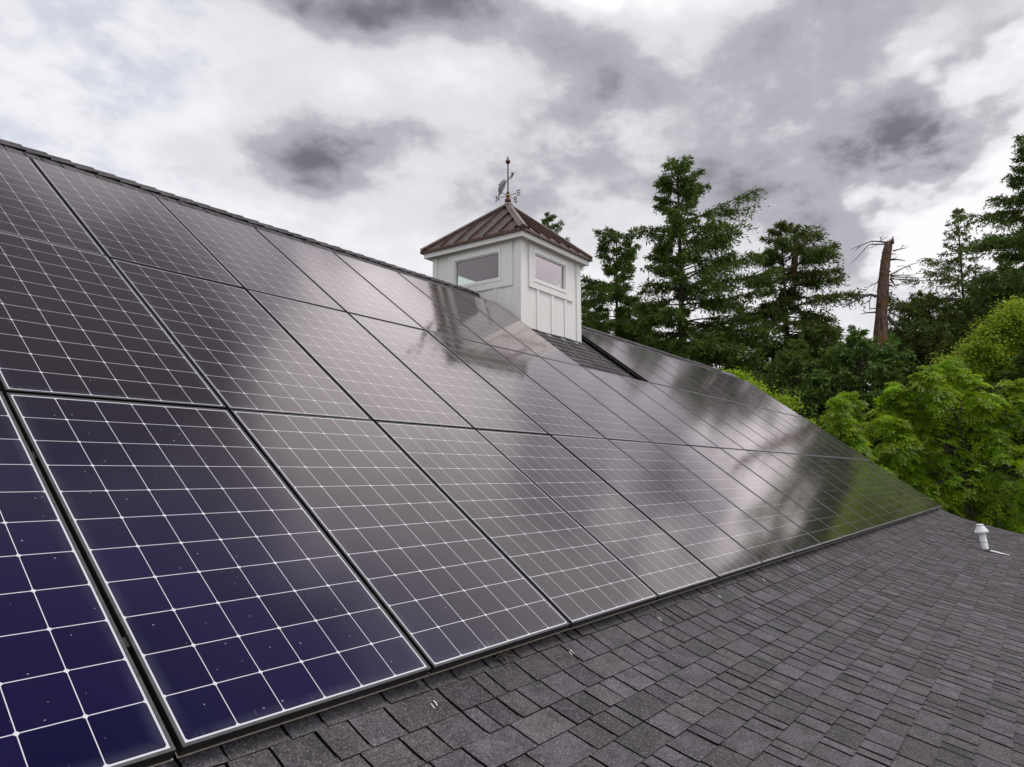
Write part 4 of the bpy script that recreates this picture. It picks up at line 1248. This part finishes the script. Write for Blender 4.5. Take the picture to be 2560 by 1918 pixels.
def walnut(name, x, y, lobes, label, seed, mat=m_leaf, far=1.8, leafL=(0.32, 0.54), per=14, base_z=gz, trunk_r=0.16, group=None):
    """lobes: (dx, dy, z, rx, rz, count) leaf rosettes spread over rounded masses of the crown"""
    R = np.random.default_rng(seed)
    base_z = (gz - EYE.z) / far + EYE.z
    root = empty(name, (x, y, base_z)); tag(root, label, "tree", group)
    tips, nrm = [], []
    for (dx_, dy_, z, rx, rz, cnt) in lobes:
        cnt = int(cnt * 2.0)
        d = unit(R.normal(size=(cnt, 3)) + np.array([-0.25, -0.2, 0.35]))
        rr_ = R.uniform(0.55, 1.05, cnt)[:, None]
        tips.append(np.array([dx_, dy_, z - base_z]) + d * rr_ * np.array([rx, rx, rz])); nrm.append(d)
    tips = np.concatenate(tips); nrm = np.concatenate(nrm)
    mb = MB(); zt = max(t[2] for t in tips)
    mb.tube([(0, 0, 0), (0.05, 0.03, zt * 0.5), (0.0, 0.1, zt * 0.92)], [trunk_r, trunk_r * 0.6, trunk_r * 0.15], 8)
    limbs(mb, R, tips, zt * 0.45, trunk_r * 0.4, 60)
    mb.build("trunk", m_grey_bark, root)
    n = len(tips)
    P = np.repeat(tips, per, 0) + R.normal(size=(n * per, 3)) * 0.05
    az = R.uniform(0, 6.283, n * per)
    D = np.stack([np.cos(az), np.sin(az), R.normal(0.42, 0.35, n * per)], 1) + np.repeat(nrm, per, 0) * 0.75
    L = R.uniform(*leafL, n * per)
    Q = compound_leaf(R, P, D, L)
    tn = np.repeat(R.uniform(0.6, 1.15, n), per) * R.uniform(0.85, 1.15, n * per)
    k = Q.shape[1]
    T = np.repeat(tn, k)
    yl = np.repeat(np.repeat(R.uniform(0.85, 1.2, n), per), k)
    quads_object("crown", Q.reshape(-1, 4, 3), np.clip(np.stack([T * yl, T, T], 1), 0.2, 1.7), mat, root)
    stand(root, x, y, base_z, far)
    return root

def broadleaf(name, x, y, lobes, label, seed, mat=m_leaf2, far=1.9, leaf=(0.08, 0.15), per=52, base_z=gz, trunk_r=0.2):
    R = np.random.default_rng(seed)
    base_z = (gz - EYE.z) / far + EYE.z
    root = empty(name, (x, y, base_z)); tag(root, label, "tree")
    tips = []
    for (dx_, dy_, z, rx, rz, cnt) in lobes:
        d = unit(R.normal(size=(cnt, 3)) + np.array([-0.2, -0.15, 0.25]))
        tips.append(np.array([dx_, dy_, z - base_z]) + d * R.uniform(0.45, 1.08, cnt)[:, None] * np.array([rx, rx, rz]))
    tips = np.concatenate(tips); n = len(tips)
    mb = MB(); zt = max(t[2] for t in tips)
    mb.tube([(0, 0, 0), (0.05, 0.03, zt * 0.5), (0.0, 0.1, zt * 0.92)], [trunk_r, trunk_r * 0.6, trunk_r * 0.15], 8)
    limbs(mb, R, tips, zt * 0.45, trunk_r * 0.35, 60)
    mb.build("trunk", m_grey_bark, root)
    sc = R.uniform(0.12, 0.34, n)
    P = np.repeat(tips, per, 0) + R.normal(size=(n * per, 3)) * np.repeat(sc, per)[:, None] * np.array([1, 1, 0.55])
    D = unit(R.normal(size=(n * per, 3)) * np.array([1, 1, 0.45]) + np.array([0, 0, -0.15]))
    ln = R.uniform(*leaf, n * per)
    Sd = unit(np.cross(D, np.array([0, 0, 1.0]) + R.normal(size=(n * per, 3)) * 0.45))
    l_, w_ = ln[:, None], (ln * 0.62)[:, None]
    mid = P + D * l_ * 0.45
    V = np.stack([P, mid + Sd * w_ * 0.5, P + D * l_, mid - Sd * w_ * 0.5], 1)
    T = np.repeat(R.uniform(0.55, 1.25, n), per) * R.uniform(0.8, 1.2, n * per)
    yl = np.repeat(R.uniform(0.85, 1.2, n), per)
    quads_object("crown", V, np.clip(np.stack([T * yl, T, T], 1), 0.2, 1.8), mat, root)
    stand(root, x, y, base_z, far)
    return root

walnut("walnut_tree", 31.86, 0.31, [
    (-1.72, 3.74, 3.06, 0.51, 0.71, 9), (-2.0, 4.1, 2.09, 0.54, 0.57, 9), (-2.63, 2.24, 1.94, 0.74, 0.85, 14), (-1.57, 0.89, 3.89, 0.57, 0.85, 12), (-0.7, 1.99, 2.76, 0.81, 0.85, 16), (-1.38, 2.6, 0.9, 0.81, 0.85, 16), (-0.37, 1.02, 1.87, 1.01, 1.07, 21), (-0.23, -0.26, 3.51, 0.67, 0.85, 13), (0.6, -0.49, 2.24, 0.94, 0.99, 19), (-0.02, 0.35, 0.3, 1.08, 1.07, 22), (-0.94, 1.53, -0.3, 0.94, 0.85, 18), (0.21, -1.33, 0.67, 1.08, 1.07, 22), (1.05, -1.64, 3.36, 0.74, 0.85, 12), (0.37, -0.84, -1.12, 1.14, 1.07, 21), (0.02, 0.66, -1.5, 1.01, 0.85, 17), (1.95, -1.16, -1.27, 1.08, 1.14, 18), (-1.2, 3.01, -0.08, 0.67, 0.64, 11), (-1.44, 2.1, 3.36, 0.38, 0.64, 6), (-0.43, 0.42, 4.41, 0.35, 0.57, 6), (-0.16, -0.49, -2.77, 1.21, 0.85, 16)],
    "bright green tree of drooping feathery compound leaves beyond the vent pipe", 41)
walnut("walnut_tree", 27.73, 3.96, [(0.0, 0.0, 2.6, 0.35, 0.9, 12), (0.2, -0.25, 1.7, 0.6, 0.7, 16), (-0.1, 0.4, 1.4, 0.5, 0.8, 14), (0.3, -0.7, 0.7, 0.7, 0.7, 20)],
    "small tree with upright darker green shoots beyond the array's slanting far edge", 43, mat=m_leaf, leafL=(0.28, 0.46), trunk_r=0.07)
broadleaf("broadleaf_tree", 39.65, -0.95, [
    (0.4, -0.6, 7.9, 0.9, 0.8, 80), (-0.5, 0.7, 7.0, 0.5, 0.5, 26), (-1.7, 2.3, 5.6, 0.55, 0.5, 28), (-2.1, 2.9, 4.3, 0.7, 0.6, 40), (-2.3, 3.2, 3.0, 0.8, 0.6, 44), (0, 0, 7.2, 1.0, 0.9, 90), (-0.7, 0.9, 6.2, 1.1, 0.9, 100), (0.6, -0.8, 6.3, 1.2, 1.0, 100), (-1.0, 1.6, 5.0, 1.2, 0.9, 110), (0.0, 0.1, 4.9, 1.4, 1.0, 120),
    (0.9, -1.4, 4.8, 1.3, 1.0, 110), (-1.2, 1.9, 3.7, 1.3, 1.0, 110), (-0.2, 0.3, 3.4, 1.5, 1.0, 120), (0.8, -1.2, 3.2, 1.5, 1.1, 110), (0.0, 0.0, 2.0, 1.8, 1.0, 110)],
    "fresh green broadleaf tree with small leaves at the right edge below the tall fir", 45)
broadleaf("broadleaf_tree", 30.93, 7.78, [(0, 0, 3.9, 0.7, 0.6, 46), (-0.5, 0.7, 4.2, 0.55, 0.5, 34), (0.5, -0.7, 3.4, 0.7, 0.6, 46), (0.9, -1.3, 2.6, 0.7, 0.6, 40), (0, 0, 2.9, 1.0, 0.7, 50)],
    "bright yellow green treetop showing over the slanting far end of the panels", 47, mat=m_leaf, far=1.5)
broadleaf("broadleaf_tree", 32.24, 9.14, [(0, 0, 4.95, 0.55, 0.45, 34), (-0.5, 0.6, 5.0, 0.4, 0.35, 22), (0, 0, 4.2, 0.8, 0.5, 34)],
    "little bright green treetop just above the far end of the ridge", 49, mat=m_leaf, far=1.5)
